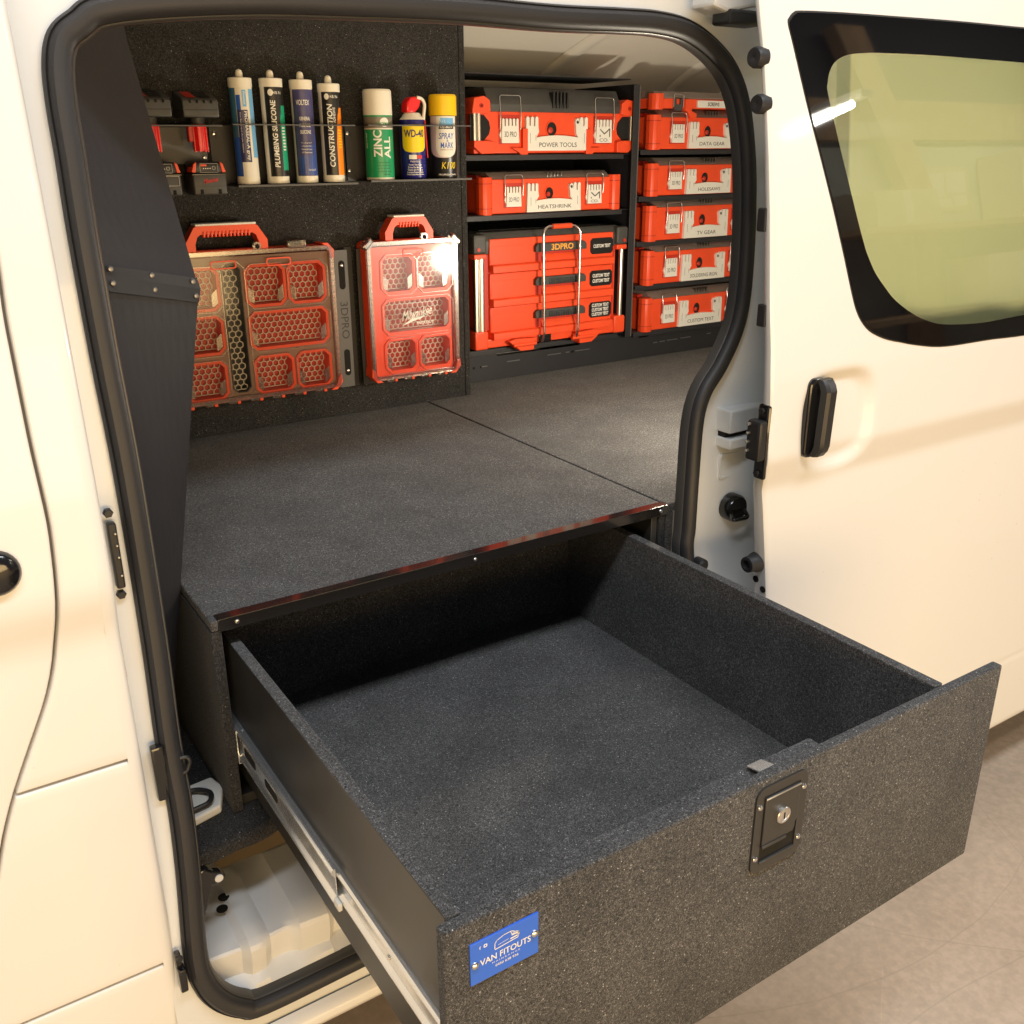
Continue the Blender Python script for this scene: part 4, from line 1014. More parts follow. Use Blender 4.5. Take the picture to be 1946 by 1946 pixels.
lettering('MARKING OUT PAINT', .036, .0034, on_cyl(rr+.0005, math.radians(-14), .0720), 'label_grey', t)
lettering('K100', .040, .0170, on_cyl(rr+.0005, math.radians(-8), .0330), 'label_yellow', t, 0, .2, .0)
lettering('PROFESSIONAL', .052, .0042, on_cyl(rr+.0005, math.radians(-12), .0100), 'ink_white', t, 0, 0, .012)

# ================================================================== batteries and their holder
bh = thing('battery_holder', 'black steel battery holder on the board beside the divider wing', 'holder')
box('back_sheet', .15, .374, 1.040, 1.0445, .668, .7495, 'powder_light', bh, .001)
box('shelf', .15, .3915, .958, 1.040, .7495, .7525, 'powder_light', bh, .0006)
for sz in (.738, .682): screw(bh, .3665, 1.040, sz, .0052, 'steel', .003)
for k in range(3): lathe('hole', [(.0035, 0), (.0035, -.0006), (.0002, -.0006)], 'hole_black', bh, 12, (.3665, 1.0398, .7235-k*.0130), 'y')
settle(bh, (.27, 1.04, .668))
def small_battery(x, label):
    t = thing('battery', label, 'battery', (x, 1.0, .7525), 'batteries in the holder')
    bm = bmesh.new(); bm_prism(bm, [(-.040, .016), (-.040, .052), (-.030, .0575), (.030, .074), (.040, .060), (.040, .016)], -.041, .041, 'x')
    bmesh.ops.bevel(bm, geom=[e for e in bm.edges if e.calc_face_angle(0) > .4], offset=.004, segments=2, affect='EDGES', profile=.5)
    h = from_bm('battery_head', bm, 'dark_plastic', t, 'auto')
    box('seam_band', -.0415, .0415, -.0412, .030, .0310, .0330, 'black_plastic', h, .0005)
    for k in range(4): box('rib', -.026+k*.016, -.022+k*.016, -.0425, -.036, .046, .053, 'hole_black', h)
    q = mesh('label_plate', [(-.030, -.0325, .0582), (-.008, -.0325, .0582), (-.008, .020, .0720), (-.030, .020, .0720)], [(0, 1, 2, 3)], 'red_dark', h)
    mesh('label_plate', [(-.002, -.0325, .0582), (.026, -.0325, .0582), (.026, .022, .0725), (-.002, .022, .0725)], [(0, 1, 2, 3)], 'black_gloss', h)
    lathe('neck', [(.016, .002), (.016, .0165), (.0002, .0165)], 'dark_plastic', t, 20)
    st = lathe('stem', [(.0165, .002), (.0165, -.048), (.0150, -.056), (.0002, -.056)], 'red_cap', t, 20)
    for a in (-60, -20, 25, 70):
        an = math.radians(a); c, s = math.sin(an), -math.cos(an)
        box('stem_rib', .0165*c-.0016, .0165*c+.0016, .0165*s-.0016, .0165*s+.0016, -.058, .0, 'red_cap', st, .0006)
    box('stem_key', -.026, -.012, -.008, .012, -.036, .0, 'red_dark', st, .003)
    return t
small_battery(.347, 'small battery with a red stem and red label hanging above the logo battery')
small_battery(.240, 'small battery with a red stem half hidden by the divider wing')
def big_battery(x, label, logo):
    t = thing('battery', label, 'battery', (x, 1.0, .600), 'batteries in the holder')
    box('lower_case', -.0395, .0395, -.036, .036, .0, .048, 'dark_plastic', t, .006, 3)
    u = box('upper_case', -.036, .036, -.033, .037, .0465, .0735, 'black_plastic', t, .008, 3)
    box('seam', -.0397, .0397, -.0364, .030, .0452, .0464, 'black_gloss', t); box('seam', -.0396, .0396, -.0363, .030, .0195, .0204, 'black_plastic', t)
    for s in (-1, 1):
        prism('release_clip', [(s*.0270, .0735), (s*.0340, .0690), (s*.0395, .0510), (s*.0310, .0500)], -.0345, .010, 'red', t, 'y', .001)
    for s in (-.5, .5): box('slot', s*.042-.0035, s*.042+.0035, -.0366, -.030, .0030, .0130, 'hole_black', t)
    ring_prism('label_frame', rrect(-.020, .022, .0500, .0700, .001, 2), rrect(-.0192, .0212, .0508, .0692, .0008, 2), -.0337, -.0328, 'wire_grey', u)
    box('red_tag', -.0178, -.004, -.0338, -.0328, .0640, .0680, 'red', u)
    lettering('....', .018, .002, flat(-.004, -.0338, .0590), 'ink_white', u)
    ring_prism('power_icon', [(.0125+.0042*math.cos(a), .0600+.0042*math.sin(a)) for a in frange(0, 5.9, 13)], [(.0125+.0032*math.cos(a), .0600+.0032*math.sin(a)) for a in frange(0, 5.9, 13)], -.0338, -.0330, 'wire_grey', u)
    if logo:
        lettering('Milwaukee', .034, .0105, lambda u_, v_: (u_+.002, -.0367, .0330+v_+u_*.16), 'ink_red', t, 0, .35, .01)
        mesh('logo_bolt', [(-.014, -.0367, .0270), (.020, -.0367, .0335), (.006, -.0367, .0292), (-.002, -.0367, .0290)], [(0, 1, 2, 3)], 'ink_red', t)
    else:
        ring_prism('side_badge', rrect(-.004, .034, .0220, .0440, .002, 2), rrect(-.003, .033, .0230, .0430, .0015, 2), -.0372, -.0360, 'wire_grey', t)
    return t
big_battery(.3505, 'large grey battery with red script logo below the holder', True)
big_battery(.2460, 'large grey battery half hidden by the divider wing', False)

# ================================================================== parts organizers
def octo(x0, x1, z0, z1, r): return rrect(x0, x1, z0, z1, r, 1, True)
def tile(bm, hole, X0, X1, Z0, Z1, y):
    """plate tile with an octagonal hole"""
    H = [bm.verts.new((a, y, b)) for a, b in hole]
    # order: right-top pair, left-top pair, left-bottom pair, right-bottom pair
    edge = [(X1, hole[0][1]), (hole[1][0], Z1), (hole[2][0], Z1), (X0, hole[3][1]), (X0, hole[4][1]), (hole[5][0], Z0), (hole[6][0], Z0), (X1, hole[7][1])]
    E = [bm.verts.new((a, y, b)) for a, b in edge]
    C = [bm.verts.new((a, y, b)) for a, b in ((X1, Z1), (X0, Z1), (X0, Z0), (X1, Z0))]
    for i in range(8):
        j = (i+1) % 8
        if i % 2 == 0: bm.faces.new((H[i], E[i], C[i//2], E[j], H[j]))
        else: bm.faces.new((H[i], E[i], E[j], H[j]))
def hexnet(name, x0, x1, z0, z1, y, pitch, lw, mat, parent):
    s = pitch/math.sqrt(3); V, F = [], []; seen = set()
    i = 0; rowh = 1.5*s; zc = z0+s*.6
    while zc < z1-s*.4:
        xc = x0+pitch*(.25 if i % 2 else .75)
        while xc < x1-pitch*.2:
            P = [(xc+s*math.sin(math.radians(60*k)), zc+s*math.cos(math.radians(60*k))) for k in range(6)]
            for k in range(6):
                a, b = P[k], P[(k+1) % 6]; key = (round((a[0]+b[0])*2000), round((a[1]+b[1])*2000))
                if key in seen: continue
                seen.add(key)
                cl = lambda p: (min(max(p[0], x0), x1), min(max(p[1], z0), z1))
                a, b = cl(a), cl(b); d = Vector((b[0]-a[0], b[1]-a[1]))
                if d.length < 1e-4: continue
                d.normalize(); n = Vector((-d.y, d.x))*lw; q = len(V)
                for (p, w) in ((a, 0), (b, 0)):
                    V += [(p[0]-n.x, y, p[1]-n.y), (p[0]+n.x, y, p[1]+n.y), (p[0]+n.x, y+.004, p[1]+n.y), (p[0]-n.x, y+.004, p[1]-n.y)]
                F += [(q, q+1, q+5, q+4), (q+1, q+2, q+6, q+5), (q+3, q, q+4, q+7)]
            xc += pitch
        zc += rowh; i += 1
    return mesh(name, V, F, mat, parent)
def organizer(label, x0, x1, z0, z1, cells, web, hx0, hx1, hz, dark_cell=None, logo=None, corner_latches=False, front_hex='wire_grey', hexmat=None):
    t = thing('parts_organizer', label, 'organizer', group='clear lidded organizers on the board')
    YF = .985; D = .058
    ring_prism('case', rrect(x0, x1, z0, z1, .016, 4), rrect(x0+.006, x1-.006, z0+.006, z1-.006, .012, 4), YF+.002, YF+D, 'red', t)
    bm = bmesh.new()
    for c in cells: tile(bm, octo(c[0], c[1], c[2], c[3], .012), c[4], c[5], c[6], c[7], YF+.0085)
    bmesh.ops.recalc_face_normals(bm, faces=bm.faces)
    from_bm('web', bm, web, t)
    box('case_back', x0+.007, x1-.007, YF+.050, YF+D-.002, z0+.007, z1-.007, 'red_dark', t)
    for ci, c in enumerate(cells):
        dark = dark_cell is not None and ci == dark_cell
        O = octo(c[0]-.0062, c[1]+.0062, c[2]-.0062, c[3]+.0062, .016); I = octo(c[0], c[1], c[2], c[3], .012)
        bin_ = ring_prism('bin', O if not dark else octo(c[0]-.001, c[1]+.001, c[2]-.001, c[3]+.001, .012), octo(c[0]+.0012, c[1]-.0012, c[2]+.0012, c[3]-.0012, .0115), YF+.0045, YF+.046, 'dark_plastic' if dark else 'red', t)
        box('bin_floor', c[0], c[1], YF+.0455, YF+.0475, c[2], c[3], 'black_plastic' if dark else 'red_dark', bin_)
        hexnet('hex_liner', c[0]+.004, c[1]-.004, c[2]+.004, c[3]-.004, YF+.036 if not dark else YF+.020, .0158, .00100, hexmat or 'hex_pale', bin_)
        # clear front scoop of the bin
        if not dark:
            w = .016
            for s, xx in ((0, c[0]), (1, c[1])):
                xa, xb = (xx+.002, xx+w) if s == 0 else (xx-w, xx-.002)
                zq = c[2]+.004
                P = [(xa, zq+.006), (xb, zq), (xb, zq+.030), (xa, zq+.042)] if s == 0 else [(xa, zq), (xb, zq+.006), (xb, zq+.042), (xa, zq+.030)]
                prism('scoop', P, YF+.007, YF+.010, 'clear_rib', bin_, 'y')
        ring_prism('lid_pressing', octo(c[0]-.008, c[1]+.008, c[2]-.008, c[3]+.008, .017), octo(c[0]-.0068, c[1]+.0068, c[2]-.0068, c[3]+.0068, .0165), YF-.0062, YF-.0050, 'clear_rib', bin_)
    # lid
    LP_ = rrect(x0+.004, x1-.004, z0+.004, z1-.004, .014, 4); lid = mesh('lid', [(a, YF-.0048, b) for a, b in LP_], [tuple(range(len(LP_)))], 'hazy_plastic' if corner_latches else 'clear_plastic', t)
    ring_prism('lid_rim', rrect(x0, x1, z0, z1, .016, 4), rrect(x0+.010, x1-.010, z0+.010, z1-.010, .010, 4), YF-.0075, YF+.0018, 'clear_rib', lid)
    bm = bmesh.new()
    for zz in frange(z0+.03, z1-.03, 22):
        for xx in (x0+.006, x1-.006): bm_box(bm, xx-.004, xx+.004, YF-.0082, YF-.0072, zz-.0008, zz+.0008)
    for xx in frange(x0+.03, x1-.03, int((x1-x0)/.017)): bm_box(bm, xx-.0008, xx+.0008, YF-.0082, YF-.0072, z1-.010, z1-.002)
    from_bm('rim_ribs', bm, 'clear_rib', lid)
    # finger recesses at the top of the lid
    for k in range(2 if (x1-x0) > .4 else 1):
        cx = (x0+x1)/2 if (x1-x0) < .4 else (x0+x1)/2+(-.02 if k == 0 else .12)
        ring_prism('label_slot', rrect(cx-.032, cx+.032, z1-.042, z1-.022, .006, 3), rrect(cx-.029, cx+.029, z1-.039, z1-.025, .005, 3), YF-.0068, YF-.0048, 'red', lid)
    # hinges along the bottom
    nh = 4 if (x1-x0) < .4 else 8
    for k in range(nh):
        xx = x0+.03+(x1-x0-.06)*(k+.5)/nh
        box('hinge', xx-.011, xx+.009, YF-.004, YF+.010, z0-.008, z0+.004, 'clear_rib', t, .002)
        box('hinge_knuckle', xx+.010, xx+.019, YF-.002, YF+.012, z0-.009, z0+.001, 'red', t, .002)
    for s, xx in ((0, x0), (1, x1)):
        P = [(xx+(.002 if s else -.002), z0+.035), (xx+(.004 if s else -.004), z0+.012), (xx-(.012 if s else -.012), z0-.006), (xx-(.03 if s else -.03), z0-.006), (xx-(.012 if s else -.012), z0+.006), (xx-(.006 if s else -.006), z0+.03)]
        prism('corner_guard', P, YF-.006, YF+.050, 'red', t, 'y', .001)
        if not corner_latches:
            P = [(xx+(.002 if s else -.002), z1-.035), (xx+(.004 if s else -.004), z1-.012), (xx-(.012 if s else -.012), z1+.006), (xx-(.03 if s else -.03), z1+.006), (xx-(.012 if s else -.012), z1-.006), (xx-(.006 if s else -.006), z1-.03)]
            prism('corner_guard', P, YF-.006, YF+.050, 'red', t, 'y', .001)
        else:
            bm = bmesh.new(); bm_box(bm, -.017, .017, -.012, .014, -.008, .008, .004, 2)
            bmesh.ops.rotate(bm, verts=bm.verts, cent=(0, 0, 0), matrix=Matrix.Rotation(math.radians(45 if s else -45), 3, 'Y'))
            bmesh.ops.translate(bm, verts=bm.verts, vec=(xx+(-.004 if s else .004), YF+.002, z1-.004)); from_bm('lid_latch', bm, 'clear_rib', t, 'auto')
    if not corner_latches:
        for xx in (x1-.095, x0+.095): 
            box('lid_latch', xx-.024, xx+.024, YF-.009, YF+.008, z1-.003, z1+.017, 'clear_rib', t, .003)
    # carry handle
    HO = [(hx0, z1-.004), (hx0, z1+.022), (hx0+.022, hz-.004), (hx0+.03, hz), (hx1-.03, hz), (hx1-.022, hz-.004), (hx1, z1+.022), (hx1, z1-.004)]
    q = .022
    HI = [(hx0+q, z1+.002), (hx0+q, z1+.018), (hx0+q+.006, hz-.026), (hx0+q+.014, hz-.020), (hx1-q-.014, hz-.020), (hx1-q-.006, hz-.026), (hx1-q, z1+.018), (hx1-q, z1+.002)]
    h = ring_prism('handle', HO, HI, YF+.004, YF+.040, 'red', t)
    box('handle_top', hx0+.026, hx1-.026, YF+.002, YF+.042, hz-.0005, hz+.0045, 'white_plastic', h, .0015)
    bm = bmesh.new()
    for k, xx in enumerate(frange(hx0+.045, hx1-.045, int((hx1-hx0-.09)/.0085)+1)): bm_box(bm, xx-.0026, xx+.0026, YF+.0012, YF+.020, hz-.027, hz-.013, .0018, 2)
    from_bm('handle_grip', bm, 'red', h, 'auto')
    lathe('lock_eye', [(.011, -.004), (.011, .006), (.0055, .006), (.0055, -.004)], 'clear_rib', t, 18, (hx1-.028, YF+.006, z1+.006), 'y')
    lathe('lock_hole', [(.0052, 0), (.0052, -.0012), (.0002, -.0012)], 'hole_black', t, 14, (hx1-.028, YF+.0015, z1+.006), 'y')
    if logo:
        cx, cz, w = logo
        ring_prism('logo_frame', octo(cx-w*.95, cx+w*.72, cz-.036, cz+.036, .012), octo(cx-w*.93, cx+w*.70, cz-.0345, cz+.0345, .0115), YF-.0068, YF-.0050, 'clear_rib', lid)
        lettering('Milwaukee', w*1.25, .026, lambda u, v: (cx-.002+u, YF-.0070, cz+.008+v+u*.14), 'ink_white', lid, 0, .4, .008)
        mesh('logo_bolt', [(cx-w*.66, YF-.0070, cz-.024), (cx-w*.18, YF-.0070, cz-.003), (cx-w*.2, YF-.0070, cz-.007), (cx+w*.62, YF-.0070, cz+.011), (cx+.0, YF-.0070, cz-.013), (cx+.004, YF-.0070, cz-.0085)], [(0, 1, 2, 5), (2, 3, 4, 5)], 'ink_white', lid)
        lettering('PACKOUT', w*.72, .0085, flat(cx+w*.30, YF-.0070, cz-.020), 'ink_white', lid, 0, .15, .02)
    settle(t, ((x0+x1)/2, YF+D/2, z0))
    return t
cx = .384
def mir(c): return (2*cx-c[1], 2*cx-c[0], c[2], c[3], 2*cx-c[5], 2*cx-c[4], c[6], c[7])
Rz = [(.421, .516, .334, .428, .4145, .5225, .3215, .455), (.531, .624, .334, .428, .5225, .642, .3215, .455), (.421, .624, .226, .312, .4145, .642, .2130, .3215), (.424, .521, .112, .200, .4145, .5285, .108, .2130), (.537, .625, .112, .200, .5285, .642, .108, .2130)]
cellsL = Rz + [mir(c) for c in Rz] + [(.361, .407, .118, .436, .3535, .4145, .108, .455)]
organizer('large clear lidded organizer with long black centre bin, half behind the divider wing', .118, .650, .100, .470, cellsL, 'web_brown', .284, .484, .530, 10)
cellsS = [(.792, .884, .336, .428, .760, .892, .3225, .455), (.900, .994, .336, .428, .892, 1.003, .3225, .455), (.792, .994, .226, .312, .760, 1.003, .2130, .3225), (.794, .884, .120, .204, .760, .892, .108, .2130), (.900, .994, .120, .204, .892, 1.003, .108, .2130)]
organizer('small red organizer with clear lid and script logo, right of the lettered bracket', .745, 1.018, .100, .470, cellsS, 'red', .806, .950, .530, None, (.888, .268, .075), True)
# brackets between the organizers
def bracket(x0, x1, label, text, mat):
    t = thing('organizer_bracket', label, 'bracket', group='brackets between the organizers')
    box('plate', x0, x1, 1.020, 1.0245, .086, .452, mat, t, .001)
    box('plate_return', x0-.004 if text else x1, x0 if text else x1+.004, 1.0205, 1.0485, .088, .450, mat, t)
    xm = (x0+x1)/2+.002
    for a, b in ((.350, .425), (.118, .190)):
        s = prism('slot', rrect(xm-.0085, xm+.0085, a, b, .0084, 5), 1.0192, 1.0200, 'hole_black', t, 'y')
    screw(t, xm+.001, 1.0192, .412, .0045, 'steel', .002); screw(t, xm, 1.0192, .131, .0045, 'steel', .002)
    if text: lettering(text, .098, .0215, flat(xm+.0005, 1.0196, .268), 'ink', t, -90)
    settle(t, (xm, 1.03, .086)); return t
bracket(.666, .707, 'grey steel bracket with slots and cut lettering beside the large organizer', '3DPRO', 'powder_light')
bracket(.733, .770, 'slotted bracket in shadow, toned dark for it, half hidden behind the small organizer', None, 'powder_coat')  # shadow put into the colour: darker coat than the lettered bracket
box_ = box('wall_channel', .7085, .7305, 1.0435, 1.0487, .080, .456, 'powder_coat', None, .001); box_['label'] = 'dark strip between the two slotted brackets'; box_['category'] = 'strip'

# ================================================================== shelving rack
rk = thing('shelving_rack', 'black steel rack holding the red tool boxes', 'rack')
YB = 1.181
for (a, b) in ((1.104, 2.45),):
    P = [(a, .001), (b, .001), (b, .080), (1.915, .080), (1.90, .072), (1.86, .072), (1.855, .090), (1.76, .090), (1.62, .090), (1.60, .076), (1.275, .076), (1.262, .090), (a, .090)]
    prism('base_plate', P, YB, YB+.003, 'powder_coat', rk, 'y')
for x0, x1, z in ((1.10, 1.165, .044), (1.205, 1.235, .047), (1.31, 1.36, .052), (1.47, 1.525, .055), (1.545, 1.56, .0555), (1.585, 1.645, .056), (1.93, 1.95, .046), (1.96, 1.985, .047), (1.995, 2.045, .048), (2.06, 2.11, .049), (2.19, 2.21, .052)):
    box('slot', x0, x1, YB-.0012, YB-.0002, z, z+.0032, 'wire_grey', rk)  # pale strips stand in for the light showing through the slits
for x, z in ((1.185, .0475), (1.21, .048), (1.57, .0565), (1.575, .057)): lathe('hole', [(.004, 0), (.004, -.0016), (.0002, -.0016)], 'hole_black', rk, 10, (x, YB, z), 'y')
for x in (1.108, 1.772, 2.44):
    box('upright', x-.0015, x+.0015, 1.135, 1.465, .09, .885, 'powder_coat', rk)
    box('upright_flange', x-.012, x+.012, 1.1335, 1.1365, .092, .884, 'powder_coat', rk, .001)
    tube('upright_bead', [(x+.012, 1.133, .094), (x+.012, 1.133, .882)], .0022, 'powder_light', rk, 6)
for x0, x1, zz in ((1.112, 1.768, (.6815, .5115, .108)), (1.778, 2.434, (.6925, .5480, .4035, .2590, .1010))):
    for z in zz:
        box('shelf', x0, x1, 1.150, 1.459, z-.003, z, 'powder_coat', rk, .0008)
        box('shelf_lip', x0+.03, x1-.03, 1.1465, 1.1500, z-.016, z-.001, 'powder_coat', rk, .001)
box('rack_back', 1.108, 2.44, 1.460, 1.465, .09, .885, 'gap_black', rk)
box('rack_top', 1.10, 1.760, 1.15, 1.40, .8975, .9000, 'powder_coat', rk)
settle(rk, (1.77, 1.34, 0))

# ================================================================== red tool boxes
def fingers(x0, x1, z0, z1, n, fh, gap=.36):
    """plate outline with n rounded fingers along its top edge"""
    P = [(x0, z0), (x1, z0)]; w = (x1-x0)/n
    for k in range(n-1, -1, -1):
        a, b = x0+w*k+w*gap*.5, x0+w*(k+1)-w*gap*.5; c = (a+b)/2; rr_ = (b-a)/2
        P += [(b, z1-fh), (b, z1-rr_)] + [(c+rr_*math.cos(math.radians(q)), z1-rr_+rr_*math.sin(math.radians(q))) for q in (45, 90, 135)] + [(a, z1-rr_), (a, z1-fh)]
    return P
def latch(t, x0, x1, z0, z1, text, H, n=5, logo=False, top=None):
    w = x1-x0
    box('latch_recess_shade', x0-.006, x1+.006, -.0006, .004, z0-.003, z1+.010, 'red_dark', t)  # flat darker red plate: recess shade put into the colour
    L_ = prism('latch', fingers(x0, x1, z0, z1, n, (z1-z0)*.30), -.0085, .001, 'white_plastic', t, 'y')
    prism('latch_ear', [(x0-.006, z0+(z1-z0)*.34), (x0, z0+(z1-z0)*.55), (x0, z0+(z1-z0)*.15)], -.006, .001, 'white_plastic', L_, 'y')
    zt = top
    tube('wire_bail', rounded_path([(x0-.004, -.007, z0+(z1-z0)*.55), (x0-.004, -.010, z1+.006), (x0-.004, -.004, zt), (x1+.006, -.004, zt), (x1+.006, -.010, z1+.006), (x1+.006, -.007, z0+(z1-z0)*.55)], .008), .0016, 'steel', L_, 8)
    if logo:
        hh = (z1-z0)*.64
        xm = (x0+x1)/2
        line = [(x0+w*.24, z0+hh*.92), (xm+.001, z0+hh*.60), (x1-w*.16, z0+hh*.95), (x1-w*.16, z0+hh*.40)]
        V, F = [], []
        for a, b in zip(line, line[1:]):
            d = Vector((b[0]-a[0], b[1]-a[1])).normalized(); s_ = Vector((-d.y, d.x))*.0016; k = len(V)
            V += [(a[0]-s_.x, -.0088, a[1]-s_.y), (a[0]+s_.x, -.0088, a[1]+s_.y), (b[0]+s_.x, -.0088, b[1]+s_.y), (b[0]-s_.x, -.0088, b[1]-s_.y)]; F.append((k, k+1, k+2, k+3))
        k = len(V); q = x0+w*.22; V += [(q, -.0088, z0+hh*.40), (q+.0034, -.0088, z0+hh*.40), (q+.0034, -.0088, z0+hh*.54), (q, -.0088, z0+hh*.54)]; F.append((k, k+1, k+2, k+3))
        mesh('logo_mark', V, F, 'ink', L_)
        lettering('CO.', w*.56, hh*.22, flat(xm, -.0088, z0+hh*.20), 'ink', L_)
    else: lettering(text, w*.68, (z1-z0)*.22, flat((x0+x1)/2, -.0088, z0+(z1-z0)*.36), 'ink', L_)
def u_handle(t, x0, x1, z0, z1, text):
    H = z1-z0; w = x1-x0; pw = w*.155; P = [(x0, z0), (x1, z0)]
    # right prong: thumb and fingers
    P += [(x1, z1-H*.06)]
    def fset(a, b, n):
        out = []; ww = (b-a)/n
        for k in range(n-1, -1, -1):
            p, q = a+ww*k+ww*.16, a+ww*(k+1)-ww*.16; c = (p+q)/2; r_ = (q-p)/2
            out += [(q, z1-H*.27), (q, z1-r_)] + [(c+r_*math.cos(math.radians(g)), z1-r_+r_*math.sin(math.radians(g))) for g in (50, 90, 130)] + [(p, z1-r_), (p, z1-H*.27)]
        return out
    P = [(x0, z0), (x1, z0)] + fset(x1-pw, x1, 2)
    # thumb knob
    kx = x1-pw-.006
    P += [(kx+.008*math.cos(math.radians(g)), z1-H*.16+H*.13*math.sin(math.radians(g))) for g in (40, 90, 140, 180, 225)]
    P += [(x1-pw-.010, z0+H*.50), (x1-pw*1.05, z0+H*.40)]
    # arch of the grip
    for k in range(7):
        s = k/6; P.append((x1-pw*1.25+(x0+pw*1.25-x1+pw*1.25)*s, z0+H*(.40+.055*math.sin(math.pi*s))))
    P += [(x0+pw*1.05, z0+H*.38), (x0+pw+.012, z0+H*.55)] + fset(x0, x0+pw+.012, 3)
    h = prism('grip_plate', P, -.0100, .0005, 'white_plastic', t, 'y')
    for xx in (x0+pw*.45, x1-pw*.42): box('grip_groove', xx-.0006, xx+.0006, -.0103, -.0098, z0+H*.22, z0+H*.52, 'wire_grey', h)
    box('grip_groove', x0+pw*1.0, x0+pw*1.0+.0012, -.0103, -.0098, z0+H*.30, z0+H*.46, 'wire_grey', h)
    lathe('pivot', [(.0045, 0), (.0045, -.0008), (.0030, -.0008), (.0030, 0)], 'wire_grey', h, 14, (kx, -.0101, z1-H*.15), 'y')
    lettering(text, min(w*.62, len(text)*.0128), H*.135, flat((x0+x1)/2+w*.01, -.0103, z0+H*.175), 'ink', h)
    return h
def lockhole(t, cx, cz, w, h):
    o = [(cx+w/2*math.cos(a), cz+h/2*math.sin(a)) for a in frange(0, 2*math.pi, 21)[:-1]]
    k = prism('lock_hole', o, -.0012, .002, 'black_gloss', t, 'y')
    lathe('lock_pin', [(w*.24, 0), (w*.24, -.004), (w*.16, -.006), (.0002, -.006)], 'red_dark', k, 14, (cx-w*.15, -.001, cz-h*.08), 'y')
    ring_prism('lock_rim', [(cx+(w/2+.003)*math.cos(a), cz+(h/2+.003)*math.sin(a)) for a in frange(0, 2*math.pi, 21)[:-1]], o, -.0035, .002, 'red', k)
def toolbox(x0, y0, z0, Wd, H, lidh, text, label, style='slim', logo=True, second=True):
    t = thing('tool_box', label, 'tool box', (x0, y0, z0), 'red tool boxes in the rack')
    D = .29; po = .044
    box('body', .012, Wd-.012, .0, D, .0, H, 'red', t, .004)
    if style == 'slim':
        for a in (0, Wd-po):
            P = [(a+.006, .03), (a, .018), (a, .002), (a+.006, -.010), (a+po*.35, -.014), (a+po*.8, -.012), (a+po, -.002), (a+po, .03)]
            c = prism('corner_post', P, -.002, H+.006, 'red', t, 'z', .0015)
            for zz in (H*.17, H*.88):
                P2 = [(a+.006, .029), (a-.0008, .018), (a-.0008, .0015), (a+.0058, -.011), (a+po*.35, -.0150), (a+po*.8, -.0130), (a+po+.0006, -.0025), (a+po+.0006, .029)]
                prism('post_band', P2, zz-.0012, zz+.0012, 'red_dark', c, 'z')
    else:
        for s in (0, 1):
            m = (lambda v: v) if s == 0 else (lambda v: Wd-v)
            P = [(m(0), H*.80), (m(.006), H*1.02), (m(.040), H*1.06), (m(.060), H*.98), (m(.062), H*.78), (m(.050), H*.74), (m(.0), H*.74)]
            prism('end_cap', P, -.016, .05, 'red', t, 'y', .002)
            P = [(m(.004), H*.245), (m(.004), H*.13), (m(.030), H*.0), (m(.075), H*.01), (m(.075), H*.22), (m(.050), H*.245)]
            prism('end_cap', P, -.016, .05, 'red', t, 'y', .002)
            P = [(m(-.001), H*.72), (m(.046), H*.72), (m(.064), H*.60), (m(.068), H*.48), (m(.064), H*.37), (m(.046), H*.25), (m(-.001), H*.25)]
            prism('end_cutout_shade', P, -.0016, .002, 'gap_black', t, 'y')  # flat black plate for the shade inside the end cutout
            for k, rr_ in ((0, .0075), (1, .0062)):
                lathe('end_bar', [(rr_, H*.24), (rr_, H*.745)], 'alu', t, 14, (m(.012 if k == 0 else .027), -.004, 0), 'z') if s == 0 or k == 0 else None
            lathe('bolt', [(.006, 0), (.006, -.003), (.003, -.003), (.003, 0)], 'red_dark', t, 14, (m(.030), -.016, H*.88), 'y')
        for xx in (Wd*.30, Wd*.70):
            s = 1 if xx < Wd/2 else -1
            prism('hook_foot', [(xx-s*.045, .016), (xx-s*.020, .004), (xx-s*.010, -.006), (xx+s*.012, -.006), (xx+s*.012, .070), (xx-s*.006, .070), (xx-s*.006, .016)], -.012, .02, 'red', t, 'y', .001)
    # lid
    lm = 'black' if style == 'big' else 'clear'
    P = [(-.004, H*(.84 if style == 'big' else .985)), (.004, H), (.020, H+lidh), (D-.02, H+lidh), (D, H)]
    P = [(.0 if style == 'big' else .001, H*(.80 if style == 'big' else 1.0)), (.0, H*1.0), (.018 if style == 'big' else .030, H+lidh), (D-.01, H+lidh), (D-.01, H*(.80 if style == 'big' else 1.0))]
    if style == 'big': P[0] = (-.006, H*.78); P[1] = (-.008, H*.92)
    lid = prism('lid', P, .058 if style == 'big' else .040, Wd-(.058 if style == 'big' else .040), 'dark_plastic' if style == 'big' else 'smoke_lid', t, 'x', .003)
    bm = bmesh.new()
    for k in range(5):
        xx = Wd*.46+k*.013+.008
        if style == 'big': bm_box(bm, xx-.003, xx+.003, -.014, .010, H*.86, H+lidh*.7, .001)
        else: bm_box(bm, xx-.003, xx+.003, .006, .026, H+lidh*.15, H+lidh*.85, .001)
    from_bm('lid_ribs', bm, 'black_plastic' if style == 'big' else 'clear_rib', lid, 'auto')
    if style != 'big':
        box('lid_contents', .02, Wd-.02, .05, D-.02, H, H+lidh*.5, 'red_dark', t)
    zl0, zl1 = (H*.20, H*.66) if style == 'big' else (H*.20, H*.78)
    top = H*1.0+lidh*.35 if style == 'big' else H+lidh*.55
    latch(t, Wd*.17, Wd*.272, zl0, zl1, '3D PRO', H, 5, False, top)
    if second: latch(t, Wd*.746, Wd*.850, zl0, zl1, '3D PRO', H, 5, logo, top)
    g0, g1 = (Wd*.308, Wd*.694)
    zg0, zg1 = (.008, H*.70) if style == 'big' else (.002, H*.86)
